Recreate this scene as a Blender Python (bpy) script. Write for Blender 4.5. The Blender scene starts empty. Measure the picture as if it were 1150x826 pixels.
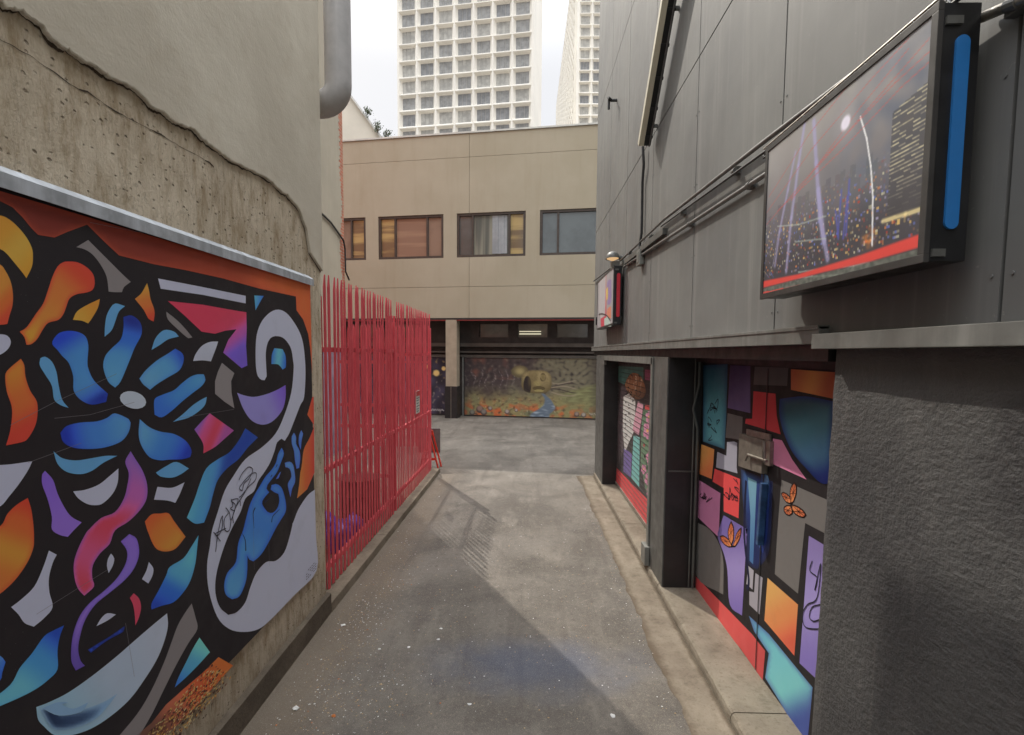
import bpy, bmesh, math, random
from mathutils import Vector, Matrix, noise
from mathutils.geometry import delaunay_2d_cdt
random.seed(7)
S = bpy.context.scene
COL = S.collection
R = math.radians

# ------------------------------------------------------------------ camera model
F, PX, PY, PIT, ROLL = 575.0, 575.0, 437.0, R(4), .0073
YAW = math.atan(15/575*math.cos(PIT))
CAM = Vector((0, 0, 2.5))
fw = Vector((-math.sin(YAW)*math.cos(PIT), math.cos(YAW)*math.cos(PIT), -math.sin(PIT)))
r0 = Vector((math.cos(YAW), math.sin(YAW), 0)); u0 = r0.cross(fw)
RT = r0*math.cos(ROLL)+u0*math.sin(ROLL); UP = u0*math.cos(ROLL)-r0*math.sin(ROLL)
def ray(x, y): return fw+RT*((x-PX)/F)-UP*((y-PY)/F)
def onx(x, y, X): d = ray(x, y); return CAM+d*(X/d.x)
def onz(x, y, z=0): d = ray(x, y); return CAM+d*((z-2.5)/d.z)
def ony(x, y, Y): d = ray(x, y); return CAM+d*(Y/d.y)

# ------------------------------------------------------------------ helpers
WORLD = {}
def _tag(o, label=None, cat=None, group=None, kind=None):
    if label: o['label'] = label
    if cat: o['category'] = cat
    if group: o['group'] = group
    if kind: o['kind'] = kind
    return o
def thing(name, label, cat, loc=(0, 0, 0), group=None):
    o = bpy.data.objects.new(name, None); COL.objects.link(o)
    o.location = loc; o.empty_display_size = .1; WORLD[o] = Vector(loc)
    return _tag(o, label, cat, group)

class MB:
    def __init__(s): s.v = []; s.f = []; s.m = []; s.c = None
    def add(s, vs, fs, mi=0):
        b = len(s.v); s.v += [tuple(p) for p in vs]
        for f in fs: s.f.append([b+i for i in f]); s.m.append(mi)
        return s
    def box(s, a, b, mi=0):
        x0, x1 = sorted((a[0], b[0])); y0, y1 = sorted((a[1], b[1])); z0, z1 = sorted((a[2], b[2]))
        return s.add([(x0,y0,z0),(x1,y0,z0),(x1,y1,z0),(x0,y1,z0),(x0,y0,z1),(x1,y0,z1),(x1,y1,z1),(x0,y1,z1)],
            [(0,3,2,1),(4,5,6,7),(0,1,5,4),(1,2,6,5),(2,3,7,6),(3,0,4,7)], mi)
    def hexa(s, p, mi=0):   # 8 points, bottom 4 then top 4
        return s.add(p, [(0,3,2,1),(4,5,6,7),(0,1,5,4),(1,2,6,5),(2,3,7,6),(3,0,4,7)], mi)
    def quad(s, a, b, c, d, mi=0): return s.add([a,b,c,d], [(0,1,2,3)], mi)
    def bar(s, p, q, w, h, up=(0,0,1), mi=0):
        p = Vector(p); q = Vector(q); d = (q-p).normalized(); u = Vector(up)
        sd = d.cross(u)
        if sd.length < 1e-4: sd = d.cross(Vector((0,1,0)))
        sd.normalize(); u = sd.cross(d)
        r = []
        for c in (p, q):
            r += [c-sd*w/2-u*h/2, c+sd*w/2-u*h/2, c+sd*w/2+u*h/2, c-sd*w/2+u*h/2]
        return s.add(r, [(0,3,2,1),(4,5,6,7),(0,1,5,4),(1,2,6,5),(2,3,7,6),(3,0,4,7)], mi)
    def tube(s, path, r, n=12, mi=0, cap=True, radii=None):
        path = [Vector(p) for p in path]; rings = []; prev = None
        for i, p in enumerate(path):
            d = (path[min(i+1, len(path)-1)]-path[max(i-1, 0)]).normalized()
            if prev is None:
                a = d.cross(Vector((0,0,1)))
                if a.length < 1e-3: a = d.cross(Vector((0,1,0)))
            else: a = prev-d*prev.dot(d)
            a.normalize(); prev = a; b = d.cross(a)
            rr = radii[i] if radii else r
            rings.append([p+(a*math.cos(2*math.pi*k/n)+b*math.sin(2*math.pi*k/n))*rr for k in range(n)])
        vs = [q for g in rings for q in g]; fs = []
        for i in range(len(path)-1):
            for k in range(n): fs.append((i*n+k, i*n+(k+1)%n, (i+1)*n+(k+1)%n, (i+1)*n+k))
        if cap: fs.append(tuple(range(n))[::-1]); fs.append(tuple((len(path)-1)*n+k for k in range(n)))
        return s.add(vs, fs, mi)
    def prism(s, pts, off, mi=0):   # planar polygon swept by a vector
        n = len(pts); o = Vector(off); a = [Vector(p) for p in pts]; b = [p+o for p in a]
        return s.add(a+b, [tuple(range(n))[::-1], tuple(range(n, 2*n))]+[(i, (i+1)%n, n+(i+1)%n, n+i) for i in range(n)], mi)
    def build(s, name, mats, parent=None, bevel=0, smooth=False, loc=None):
        me = bpy.data.meshes.new(name)
        off = WORLD[parent] if parent else Vector(loc or (0, 0, 0))
        me.from_pydata([tuple(Vector(p)-off) for p in s.v], [], s.f)
        if not isinstance(mats, (list, tuple)): mats = [mats]
        for m in mats: me.materials.append(m)
        for p, mi in zip(me.polygons, s.m): p.material_index = mi
        if s.c:
            at = me.color_attributes.new('Col', 'FLOAT_COLOR', 'POINT')
            for i, c in enumerate(s.c): at.data[i].color = (c[0], c[1], c[2], 1)
        bm = bmesh.new(); bm.from_mesh(me)
        if not s.c: bmesh.ops.recalc_face_normals(bm, faces=bm.faces)
        if bevel: bmesh.ops.bevel(bm, geom=list(bm.edges), offset=bevel, segments=2, affect='EDGES', profile=.7)
        bm.to_mesh(me); bm.free()
        if smooth:
            for p in me.polygons: p.use_smooth = True
            me.set_sharp_from_angle(angle=R(40))
        o = bpy.data.objects.new(name, me); COL.objects.link(o)
        if parent: o.parent = parent; WORLD[o] = off.copy()
        else: o.location = off; WORLD[o] = off.copy()
        return o
def bx(a, b): return MB().box(a, b)
def struct(o): o['kind'] = 'structure'; return o

# ------------------------------------------------------------------ materials
def lin(c): return tuple(((v/255+.055)/1.055)**2.4 if v > 10 else v/255/12.92 for v in c[:3])
class N:
    def __init__(s, name):
        s.m = bpy.data.materials.new(name); s.m.use_nodes = True
        s.t = s.m.node_tree; s.b = s.t.nodes['Principled BSDF']; s.pos = None
    def n(s, ty, **k):
        o = s.t.nodes.new(ty)
        for a, b in k.items(): setattr(o, a, b)
        return o
    def l(s, a, b): s.t.links.new(a, b)
    def p(s):
        if not s.pos: s.pos = s.n('ShaderNodeNewGeometry').outputs['Position']
        return s.pos
    def mapped(s, sc=(1,1,1), loc=(0,0,0)):
        m = s.n('ShaderNodeMapping'); m.inputs['Scale'].default_value = sc; m.inputs['Location'].default_value = loc
        s.l(s.p(), m.inputs['Vector']); return m.outputs[0]
    def noise(s, scale, detail=5, rough=.55, sc=(1,1,1), loc=(0,0,0), dist=0):
        q = s.n('ShaderNodeTexNoise'); q.inputs['Scale'].default_value = scale; q.inputs['Detail'].default_value = detail
        q.inputs['Roughness'].default_value = rough; q.inputs['Distortion'].default_value = dist
        s.l(s.mapped(sc, loc), q.inputs['Vector']); return q.outputs['Fac']
    def voro(s, scale, sc=(1,1,1), feature='F1', out='Distance'):
        q = s.n('ShaderNodeTexVoronoi', feature=feature); q.inputs['Scale'].default_value = scale
        s.l(s.mapped(sc), q.inputs['Vector']); return q.outputs[out]
    def ramp(s, f, a, b, x=0., y=1.):   # map range a..b -> x..y clamped smooth
        q = s.n('ShaderNodeMapRange', interpolation_type='SMOOTHSTEP')
        for i, v in enumerate((a, b, x, y)): q.inputs[i+1].default_value = v
        s.l(f, q.inputs[0]); return q.outputs[0]
    def mix(s, f, a, b, mode='MIX'):
        q = s.n('ShaderNodeMix', data_type='RGBA', blend_type=mode)
        for sock, v in ((q.inputs[0], f), (q.inputs[6], a), (q.inputs[7], b)):
            if isinstance(v, (int, float)): sock.default_value = v
            elif isinstance(v, tuple): sock.default_value = (*v, 1)
            else: s.l(v, sock)
        return q.outputs[2]
    def math(s, op, a, b=0.):
        q = s.n('ShaderNodeMath', operation=op)
        for i, v in enumerate((a, b)):
            if isinstance(v, (int, float)): q.inputs[i].default_value = v
            else: s.l(v, q.inputs[i])
        return q.outputs[0]
    def axis(s, k):
        q = s.n('ShaderNodeSeparateXYZ'); s.l(s.p(), q.inputs[0]); return q.outputs[k]
    def bump(s, h, strength=.5, dist=.01):
        q = s.n('ShaderNodeBump'); q.inputs['Strength'].default_value = strength; q.inputs['Distance'].default_value = dist
        s.l(h, q.inputs['Height'])
        if s.b.inputs['Normal'].links: s.l(s.b.inputs['Normal'].links[0].from_socket, q.inputs['Normal'])
        s.l(q.outputs[0], s.b.inputs['Normal']); return s
    def col(s, c):
        if isinstance(c, tuple): s.b.inputs['Base Color'].default_value = (*c, 1)
        else: s.l(c, s.b.inputs['Base Color'])
        return s
    def rough(s, v, metal=0., spec=None):
        if isinstance(v, (int, float)): s.b.inputs['Roughness'].default_value = v
        else: s.l(v, s.b.inputs['Roughness'])
        s.b.inputs['Metallic'].default_value = metal
        if spec is not None: s.b.inputs['Specular IOR Level'].default_value = spec
        return s

def basic(name, c, rough=.6, metal=0, var=.25, scale=3., bump=.15, bs=60., bd=.004, spec=None, streak=0):
    q = N(name); d = tuple(v*(1-var) for v in c); e = tuple(min(1, v*(1+var)) for v in c)
    cc = q.mix(q.ramp(q.noise(scale, 6, .6), .3, .7), d, e)
    if streak:
        cc = q.mix(q.ramp(q.noise(1.6, 5, .6, sc=(6,6,.35)), .5, .75, 0, streak), cc, tuple(v*1.7 for v in c))
        cc = q.mix(q.ramp(q.noise(1.3, 5, .6, sc=(7,7,.3), loc=(3,8,1)), .52, .8, 0, streak), cc, tuple(v*.5 for v in c))
    q.col(cc); q.rough(q.ramp(q.noise(scale*2.3, 4), .2, .8, max(.02, rough-.12), min(1, rough+.1)), metal, spec)
    if bump: q.bump(q.noise(bs, 4, .6), bump, bd)
    return q.m

def m_concrete():
    q = N('rough_concrete')
    c = q.mix(q.ramp(q.noise(1.7, 7, .65), .3, .7), lin((198,184,160)), lin((226,213,189)))
    c = q.mix(q.ramp(q.noise(9, 7, .72, sc=(1,1,.35)), .42, .68, 0, .85), c, lin((160,140,110)))
    c = q.mix(q.ramp(q.noise(5, 4, .6, sc=(3,3,.12)), .55, .75, 0, .55), c, lin((222,210,188)))
    pits = q.ramp(q.math('ADD', q.voro(19, sc=(1,1,1.5)), q.math('MULTIPLY', q.noise(30, 4, .7), .5)), .31, .45, 1, 0)
    pm = q.math('MULTIPLY', pits, q.ramp(q.noise(2.6, 5, .7), .40, .52))
    crk = q.ramp(q.math('ABSOLUTE', q.math('SUBTRACT', q.noise(2.2, 8, .6, sc=(1,1.3,.9)), .5)), 0, .006, 1, 0)
    c = q.mix(q.math('MULTIPLY', pm, .65), c, lin((104,88,68)))
    c = q.mix(q.math('MULTIPLY', crk, .3), c, lin((84,70,56)))
    c = q.mix(q.ramp(q.axis(2), .0, .55, .55, 0), c, lin((92,82,70)))
    q.col(c); q.rough(.9, spec=.25)
    q.bump(q.noise(55, 6, .7), .6, .012); q.bump(q.math('MULTIPLY', pm, -1), .9, .02); q.bump(q.noise(6, 6, .65, sc=(2.5,2.5,.3)), .6, .04)
    return q.m
def m_render():
    q = N('smooth_render')
    c = q.mix(q.ramp(q.noise(.9, 6, .6), .3, .7), lin((202,194,176)), lin((219,212,194)))
    c = q.mix(q.ramp(q.noise(4, 6, .7, sc=(1,1,1)), .5, .8, 0, .45), c, lin((188,175,152)))
    c = q.mix(q.ramp(q.noise(3, 5, .6, sc=(3,3,.2)), .55, .8, 0, .3), c, lin((230,223,206)))
    q.col(c); q.rough(.88, spec=.25)
    q.bump(q.noise(4.5, 5, .6, sc=(1,1,1.6)), .3, .015); q.bump(q.noise(70, 5, .6), .35, .004)
    return q.m
def m_asphalt():
    q = N('asphalt')
    c = q.mix(q.ramp(q.noise(.7, 7, .62, dist=.6), .3, .72), lin((82,77,70)), lin((115,109,100)))
    c = q.mix(q.ramp(q.noise(2.6, 7, .7, sc=(1,.35,1)), .48, .75, 0, .6), c, lin((137,130,119)))
    c = q.mix(q.ramp(q.noise(1.9, 6, .65, loc=(5,2,0)), .52, .75, 0, .55), c, lin((66,62,58)))
    c = q.mix(q.ramp(q.noise(14, 6, .7), .5, .72, 0, .45), c, lin((66,58,51)))
    c = q.mix(q.ramp(q.noise(23, 6, .7, loc=(7,1,3)), .54, .74, 0, .5), c, lin((162,150,134)))
    # dusty margins along both edges
    ed = q.ramp(q.math('ADD', q.math('ABSOLUTE', q.axis(0)), q.math('MULTIPLY', q.noise(2.5, 5), .7)), 1.45, 2.0, 0, .75)
    ed = q.math('MULTIPLY', ed, q.ramp(q.axis(1), 9.5, 11.5, 1, .15))
    c = q.mix(ed, c, lin((110,98,83)))
    c = q.mix(q.ramp(q.noise(1.2, 6, .6, sc=(4,.3,1), loc=(2,0,0)), .5, .72, 0, .5), c, lin((78,71,64)))
    # faint blue tint in a soft-edged oval
    vm = q.n('ShaderNodeVectorMath', operation='DISTANCE'); mp = q.mapped((1, 2.1, 0))
    q.l(mp, vm.inputs[0]); vm.inputs[1].default_value = (.08, 3.95*2.1, 0)
    st = q.ramp(q.math('ADD', vm.outputs['Value'], q.math('MULTIPLY', q.noise(3.5, 5), .9)), .6, 1.6, .62, 0)
    c = q.mix(st, c, lin((68,78,98)))
    sp = q.ramp(q.voro(210), .1, .35, 1, 0)
    c = q.mix(q.math('MULTIPLY', sp, .55), c, lin((186,178,164)))
    sp2 = q.ramp(q.voro(330, sc=(1,1.1,1)), .1, .3, 1, 0)
    c = q.mix(q.math('MULTIPLY', sp2, .5), c, lin((52,48,45)))
    q.col(c); q.rough(q.ramp(q.noise(1.3, 5), .3, .7, .74, .92), spec=.35)
    q.bump(q.noise(130, 5, .7), .5, .006); q.bump(q.noise(3, 4), .25, .03)
    return q.m
def m_slab(name, a, b, dirt):
    q = N(name)
    c = q.mix(q.ramp(q.noise(2.1, 7, .65), .3, .7), lin(a), lin(b))
    c = q.mix(q.ramp(q.noise(7, 8, .75), .48, .7, 0, .55), c, lin(dirt))
    c = q.mix(q.ramp(q.noise(40, 5, .7), .52, .7, 0, .5), c, lin(dirt))
    c = q.mix(q.ramp(q.noise(2.6, 6, .6, sc=(1,.5,1), loc=(1,4,0)), .52, .7, 0, .6), c, tuple(v*1.25 for v in lin(b)))
    sp = q.ramp(q.voro(160), .08, .25, 1, 0)
    c = q.mix(q.math('MULTIPLY', sp, .3), c, lin((70,60,50)))
    q.col(c); q.rough(.88, spec=.3); q.bump(q.noise(60, 6, .7), .55, .008); q.bump(q.noise(9, 4), .3, .02)
    return q.m
def add_edge_dirt(m):
    q = N.__new__(N); q.m = m; q.t = m.node_tree; q.b = q.t.nodes['Principled BSDF']; q.pos = None
    src = q.b.inputs['Base Color'].links[0].from_socket
    f = q.math('ADD', q.axis(0), q.math('MULTIPLY', q.noise(6, 6, .7), .16))
    c = q.mix(q.ramp(f, 1.16, 1.27, .85, 0), src, lin((84,72,57)))
    g_ = q.math('ADD', q.axis(0), q.math('MULTIPLY', q.noise(9, 6, .7, loc=(3,3,3)), .06))
    c = q.mix(q.ramp(g_, 1.395, 1.43, 0, .8), c, lin((80,68,54)))
    q.l(c, q.b.inputs['Base Color']); return m
def m_facade():
    q = N('beige_facade')
    c = q.mix(q.ramp(q.noise(.5, 6, .6), .3, .7), lin((165,156,135)), lin((173,164,144)))
    c = q.mix(q.ramp(q.noise(1.1, 6, .6, sc=(3,3,.25)), .5, .8, 0, .35), c, lin((150,139,116)))
    q.col(c); q.rough(.85, spec=.25); q.bump(q.noise(40, 4, .6), .25, .004)
    return q.m
def m_cladding():
    q = N('grey_cladding')
    c = q.mix(q.ramp(q.noise(.8, 5, .6), .3, .7), lin((104,104,102)), lin((118,118,114)))
    c = q.mix(q.ramp(q.noise(1.5, 5, .6, sc=(6,6,.25)), .5, .72, 0, .4), c, lin((144,143,138)))
    c = q.mix(q.ramp(q.noise(2.4, 6, .65, sc=(5,5,.3), loc=(3,1,7)), .55, .8, 0, .4), c, lin((102,100,96)))
    c = q.mix(q.ramp(q.noise(30, 6, .6), .66, .74, 0, .4), c, lin((150,147,140)))
    q.col(c); q.rough(q.ramp(q.noise(3, 4), .3, .7, .48, .62), spec=.4)
    q.bump(q.noise(.9, 3, .5, sc=(1,1.2,.5)), .5, .03); q.bump(q.noise(90, 3), .1, .002)
    return q.m
def m_stucco():
    q = N('dark_stucco')
    c = q.mix(q.ramp(q.noise(1.4, 6, .6), .3, .7), lin((66,65,65)), lin((82,81,79)))
    c = q.mix(q.ramp(q.noise(3, 6, .6, sc=(2,2,.5)), .52, .8, 0, .5), c, lin((110,107,103)))
    q.col(c); q.rough(.62, spec=.45)
    c = q.mix(q.ramp(q.noise(1.1, 6, .65, sc=(1,1,1), loc=(2,5,1)), .52, .66, 0, .55), c, lin((48,46,47)))
    c = q.mix(q.ramp(q.noise(2, 6, .7, sc=(5,5,.25)), .56, .8, 0, .5), c, lin((110,106,100)))
    c = q.mix(q.ramp(q.axis(2), .05, .45, .45, 0), c, lin((62,57,52))); q.col(c)
    q.bump(q.noise(30, 4, .6, sc=(1,1,1.4)), .62, .014); q.bump(q.noise(85, 3, .6), .35, .004)
    return q.m
def m_brick():
    q = N('red_brick'); cx = q.n('ShaderNodeCombineXYZ')
    q.l(q.math('ADD', q.axis(1), q.axis(0)), cx.inputs[0]); q.l(q.axis(2), cx.inputs[1])
    t = q.n('ShaderNodeTexBrick'); q.l(cx.outputs[0], t.inputs['Vector'])
    t.inputs['Color1'].default_value = (*lin((168,92,66)), 1); t.inputs['Color2'].default_value = (*lin((188,112,82)), 1)
    t.inputs['Mortar'].default_value = (*lin((170,155,135)), 1); t.inputs['Scale'].default_value = 1
    t.inputs['Brick Width'].default_value = .22; t.inputs['Row Height'].default_value = .075; t.inputs['Mortar Size'].default_value = .008
    q.col(q.mix(q.ramp(q.noise(6, 5), .3, .8, 0, .4), t.outputs['Color'], lin((120,80,62)))); q.rough(.85)
    q.bump(t.outputs['Fac'], -.5, .01); return q.m
def m_paint(name, rough=.5, grime=.25, spec=.35):
    q = N(name); a = q.n('ShaderNodeAttribute', attribute_name='Col')
    c = q.mix(q.ramp(q.noise(4, 7, .65), .5, .8, 0, grime), a.outputs['Color'], lin((96,86,78)))
    sc = q.ramp(q.voro(70), .02, .05, 1, 0); sc = q.math('MULTIPLY', sc, q.ramp(q.noise(2, 3), .55, .6))
    c = q.mix(sc, c, lin((190,185,180)))
    q.col(c); q.rough(q.ramp(q.noise(5, 4), .3, .7, rough-.1, rough+.1), spec=spec); q.bump(q.noise(80, 3), .06, .002)
    return q.m
def m_gate():
    q = N('red_gate_paint')
    c = q.mix(q.ramp(q.noise(5, 5, .6), .3, .7), lin((206,76,86)), lin((222,92,99)))
    c = q.mix(q.ramp(q.noise(18, 6, .65, sc=(1,1,.5)), .6, .75, 0, .45), c, lin((222,120,120)))
    c = q.mix(q.ramp(q.noise(26, 5, .65, loc=(4,4,4)), .68, .76, 0, .7), c, lin((96,48,38)))
    q.col(c); q.rough(.5, spec=.4); q.bump(q.noise(60, 3), .15, .002); return q.m
def m_painted_reflect(name, a, b, sc, lo=.45, hi=.6, rough=.1):  # banded base colour stands in for mirrored surroundings
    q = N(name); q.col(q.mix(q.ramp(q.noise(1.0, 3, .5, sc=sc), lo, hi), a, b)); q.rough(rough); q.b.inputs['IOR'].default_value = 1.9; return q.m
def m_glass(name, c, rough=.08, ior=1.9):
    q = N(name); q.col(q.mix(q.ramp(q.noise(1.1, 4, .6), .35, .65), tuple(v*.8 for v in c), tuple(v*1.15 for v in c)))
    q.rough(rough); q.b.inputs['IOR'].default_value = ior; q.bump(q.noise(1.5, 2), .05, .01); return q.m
def emis(name, c, s):
    q = N(name); q.col((.05,.05,.05)); q.b.inputs['Emission Color'].default_value = (*c, 1); q.b.inputs['Emission Strength'].default_value = s
    return q.m

M = dict(
 concrete=m_concrete(), render=m_render(), asphalt=m_asphalt(), facade=m_facade(), cladding=m_cladding(), stucco=m_stucco(), brick=m_brick(), gate=m_gate(),
 oldrender=basic('old_render', lin((166,157,138)), .85, 0, .08, .9, .25, 50, .006, streak=.12),
 gutter=m_slab('gutter_concrete', (110,99,85), (134,124,108), (82,71,57)),
 slab=m_slab('step_concrete', (112,103,89), (137,128,112), (86,76,62)),
 plinth=m_slab('plinth_concrete', (86,77,66), (110,100,86), (62,53,44)),
 kerb=m_slab('kerb_concrete', (104,94,80), (130,119,102), (76,66,54)),
 mural=m_paint('mural_paint', .58, .10, .2), farmural=m_paint('garage_mural_paint', .7, .1, .15), print_=m_paint('sign_print', .42, .1, .25), shutterpaint=m_paint('shutter_paint', .55, .25),
 galv=basic('galvanised_metal', lin((184,190,196)), .5, .35, .2, 9, .1, 30, .004, streak=.5),
 duct=basic('grey_duct_paint', lin((176,174,172)), .6, 0, .1, 5, .1, 20, .004, streak=.3),
 crack=basic('crack_dark', lin((74,62,48)), .95, 0, .3, 20, .3),
 pillar=basic('charcoal_paint', lin((84,84,80)), .5, 0, .22, 4, .2, 45, .004, streak=.45),
 frame=basic('grey_frame_paint', lin((112,112,106)), .5, 0, .18, 4, .15, 45, .003, streak=.4),
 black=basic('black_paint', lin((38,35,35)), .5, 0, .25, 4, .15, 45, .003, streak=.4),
 trim=basic('trim_metal', lin((112,112,107)), .5, .1, .18, 5, .1, 40, .003, streak=.6),
 steel=basic('bare_steel', lin((150,145,135)), .4, .7, .2, 12, .1),
 plate=basic('grey_lock_plate', lin((118,112,102)), .5, .2, .2, 10, .15),
 conduit=basic('conduit_steel', lin((112,112,110)), .38, .5, .2, 12, .08),
 cable=basic('black_cable', lin((34,34,35)), .5, 0, .2, 10, 0),
 cream=basic('cream_diffuser', lin((206,200,178)), .5, 0, .06, 4, .05),
 signframe=basic('sign_frame', lin((60,58,56)), .45, .2, .2, 6, .1),
 signbox=basic('sign_box_black', lin((26,26,27)), .4, 0, .3, 6, .1),
 bluestrip=basic('blue_sign_strip', lin((40,112,178)), .4, 0, .08, 5, .03),
 redstrip=basic('red_sign_strip', lin((196,44,58)), .4, 0, .08, 5, .03),
 white=basic('white_paint', lin((205,203,196)), .6, 0, .08, 3, .1),
 tower=basic('white_precast', lin((236,232,222)), .8, 0, .05, .12, .1, 4, .02),
 gable=basic('white_gable', lin((214,206,190)), .85, 0, .07, .6, .15, 8, .01),
 winframe=basic('bronze_window_frame', lin((74,66,60)), .45, .2, .15, 8, .05),
 dark=basic('dark_soffit', lin((54,48,45)), .7, 0, .25, 2, .1),
 beam=basic('dark_beam', lin((82,76,70)), .6, 0, .2, 2, .1),
 pillar_beige=basic('beige_pillar_paint', lin((160,146,126)), .8, 0, .1, 3, .1),
 redtrim=basic('red_pipe_paint', lin((150,52,52)), .5, 0, .15, 8, .05),
 lilac=basic('lilac_wall_paint', lin((134,124,136)), .7, 0, .2, 3, .2),
 bag=basic('violet_plastic', lin((92,72,170)), .3, 0, .25, 7, .3, 25, .01),
 drum=basic('red_drum_paint', lin((120,58,56)), .45, .1, .25, 6, .1),
 orange=basic('orange_red_barrier', lin((206,58,42)), .45, 0, .15, 8, .08),
 board=basic('grey_board', lin((106,100,98)), .6, 0, .15, 8, .1),
 bark=basic('twig_bark', lin((92,82,66)), .8), leaf=basic('leaf_green', (.06,.09,.03), .6),
 paper=basic('white_paper', lin((215,213,208)), .8, 0, .05, 8, 0), husk=basic('tan_grit', lin((176,150,112)), .8, 0, .3, 30, 0),
 rust=basic('orange_peel', lin((190,110,50)), .7, 0, .2, 8, 0),
 bluehandle=basic('blue_sprayed_steel', lin((52,84,124)), .45, 0, .45, 9, .1),
 tiletrim=basic('coping_metal', lin((196,196,188)), .5, .2, .1, 3, .05),
)

# ------------------------------------------------------------------ murals: traced outlines laid on their own wall plane
def Z(ox, oy, s, txt):
    r = []
    for t in txt.split():
        a, b = t.split(','); r.append((ox+float(a)/s, oy+float(b)/s))
    return r
def smoothpoly(P, k=4):
    n = len(P); out = []
    V = [Vector(p) for p in P]
    def sharp(i):
        a = V[i]-V[i-1]; b = V[(i+1)%n]-V[i]
        if a.length < 1e-6 or b.length < 1e-6: return True
        return a.angle(b) > R(58)
    sh = [sharp(i) for i in range(n)]
    for i in range(n):
        p0, p1, p2, p3 = V[i-1], V[i], V[(i+1)%n], V[(i+2)%n]
        t1 = (p2-p1) if sh[i] else (p2-p0)*.5; t2 = (p2-p1) if sh[(i+1)%n] else (p3-p1)*.5
        L = (p2-p1).length; kk = max(1, min(k, int(L/2.5)))
        for j in range(kk):
            t = j/kk; h = (2*t**3-3*t*t+1, t**3-2*t*t+t, -2*t**3+3*t*t, t**3-t*t)
            out.append(p1*h[0]+t1*h[1]+p2*h[2]+t2*h[3])
    return out
def stops(cs, t):
    t = max(0, min(1, t))*(len(cs)-1); i = min(int(t), len(cs)-2); f = t-i; f = f*f*(3-2*f)
    return [cs[i][k]*(1-f)+cs[i+1][k]*f for k in range(3)]
class Canvas:
    def __init__(s, plane, normal, gain=1.3, step=4., sat=.84, gam=1.):
        s.plane = plane; s.nrm = Vector(normal); s.g = gain; s.step = step; s.mb = MB(); s.mb.c = []; s.sat = sat; s.gam = gam
    def tone(s, c):
        a = [s.g*(v**s.gam)*(.35**(1-s.gam)) for v in lin(c)]; y = .3*a[0]+.59*a[1]+.11*a[2]; k = s.sat
        a = [y+(v-y)*k for v in a]; m = max(a)
        if m > .84: a = [v*.84/m for v in a]
        return tuple(max(.003, v) for v in a)
    def put(s, pts2, faces, cols, layer):
        vs = [s.plane(p[0], p[1])+s.nrm*(.0008*layer) for p in pts2]; s.raw(vs, faces, cols)
    def raw(s, vs, faces, cols):
        ff = []
        for f in faces:
            a, b, c = vs[f[0]], vs[f[1]], vs[f[2]]
            ff.append(tuple(f) if (b-a).cross(c-a).dot(s.nrm) > 0 else tuple(f)[::-1])
        s.mb.add(vs, ff); s.mb.c += [s.tone(c) for c in cols]
    def poly(s, P, c, layer=1, sm=True, edge=None, step=None):
        Q = smoothpoly(P) if sm else [Vector(p) for p in P]
        st = step or s.step; inner = []
        grad = isinstance(c, dict) or edge
        if grad:
            x0 = min(q.x for q in Q); x1 = max(q.x for q in Q); y0 = min(q.y for q in Q); y1 = max(q.y for q in Q)
            yy = y0+st/2; row = 0
            while yy < y1:
                xx = x0+st/2*(1+row % 2)
                while xx < x1:
                    ins = False
                    for i in range(len(Q)):
                        a, b = Q[i-1], Q[i]
                        if (a.y > yy) != (b.y > yy) and xx < (b.x-a.x)*(yy-a.y)/(b.y-a.y)+a.x: ins = not ins
                    if ins: inner.append(Vector((xx, yy)))
                    xx += st
                yy += st*.87; row += 1
        n = len(Q)
        r = delaunay_2d_cdt(Q+inner, [], [list(range(n))], 1, 1e-4)
        vs, fs = r[0], r[2]
        cols = []
        for v in vs:
            if isinstance(c, dict):
                a = Vector(c['a']); b = Vector(c['b'])
                t = (v-a).dot(b-a)/(b-a).length_squared if c.get('k', 'L') == 'L' else (v-a).length/(b-a).length
                k = stops(c['s'], t)
            else: k = list(c)
            if edge:
                d = 1e9
                for i in range(n):
                    a, b = Q[i-1], Q[i]; ab = b-a; L = ab.length_squared
                    t = max(0, min(1, (v-a).dot(ab)/L)) if L > 0 else 0
                    d = min(d, (v-(a+ab*t)).length)
                f = max(0, 1-d/edge[1])**1.3*edge[2]
                if len(edge) > 3: f *= max(0, min(1, edge[3](v)))
                k = [k[j]*(1-f)+edge[0][j]*f for j in range(3)]
            cols.append(k)
        s.put(vs, fs, cols, layer)
    def line(s, P, w, c, layer=4, taper=False):
        p3 = [s.plane(*p)+s.nrm*(.0008*layer) for p in P]; vs = []
        for i, p in enumerate(p3):
            d = (p3[min(i+1, len(p3)-1)]-p3[max(i-1, 0)])
            if d.length < 1e-6: d = Vector((0, 0, 1))
            n = d.normalized().cross(s.nrm); ww = w/2*(1-(i/(len(p3)-1) if taper else 0)*.8)
            vs += [p-n*ww, p+n*ww]
        s.raw(vs, [(2*i, 2*i+1, 2*i+3, 2*i+2) for i in range(len(p3)-1)], [c]*len(vs))
    def curve(s, P, w, c, layer=4, taper=False):
        V = [Vector(p) for p in P]; V = [V[0]]+V+[V[-1]]; out = []
        for i in range(1, len(V)-2):
            for j in range(6):
                t = j/6; a, b, cc, d = V[i-1], V[i], V[i+1], V[i+2]
                out.append(.5*((2*b)+(cc-a)*t+(2*a-5*b+4*cc-d)*t*t+(3*b-a-3*cc+d)*t**3))
        out.append(V[-1]); s.line([(q.x, q.y) for q in out], w, c, layer, taper)
    def build(s, name, mat, parent): return s.mb.build(name, mat, parent)
def L(a, b, *cs): return dict(a=a, b=b, s=cs)
def RD(a, b, *cs): return dict(a=a, b=b, s=cs, k='R')

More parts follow.
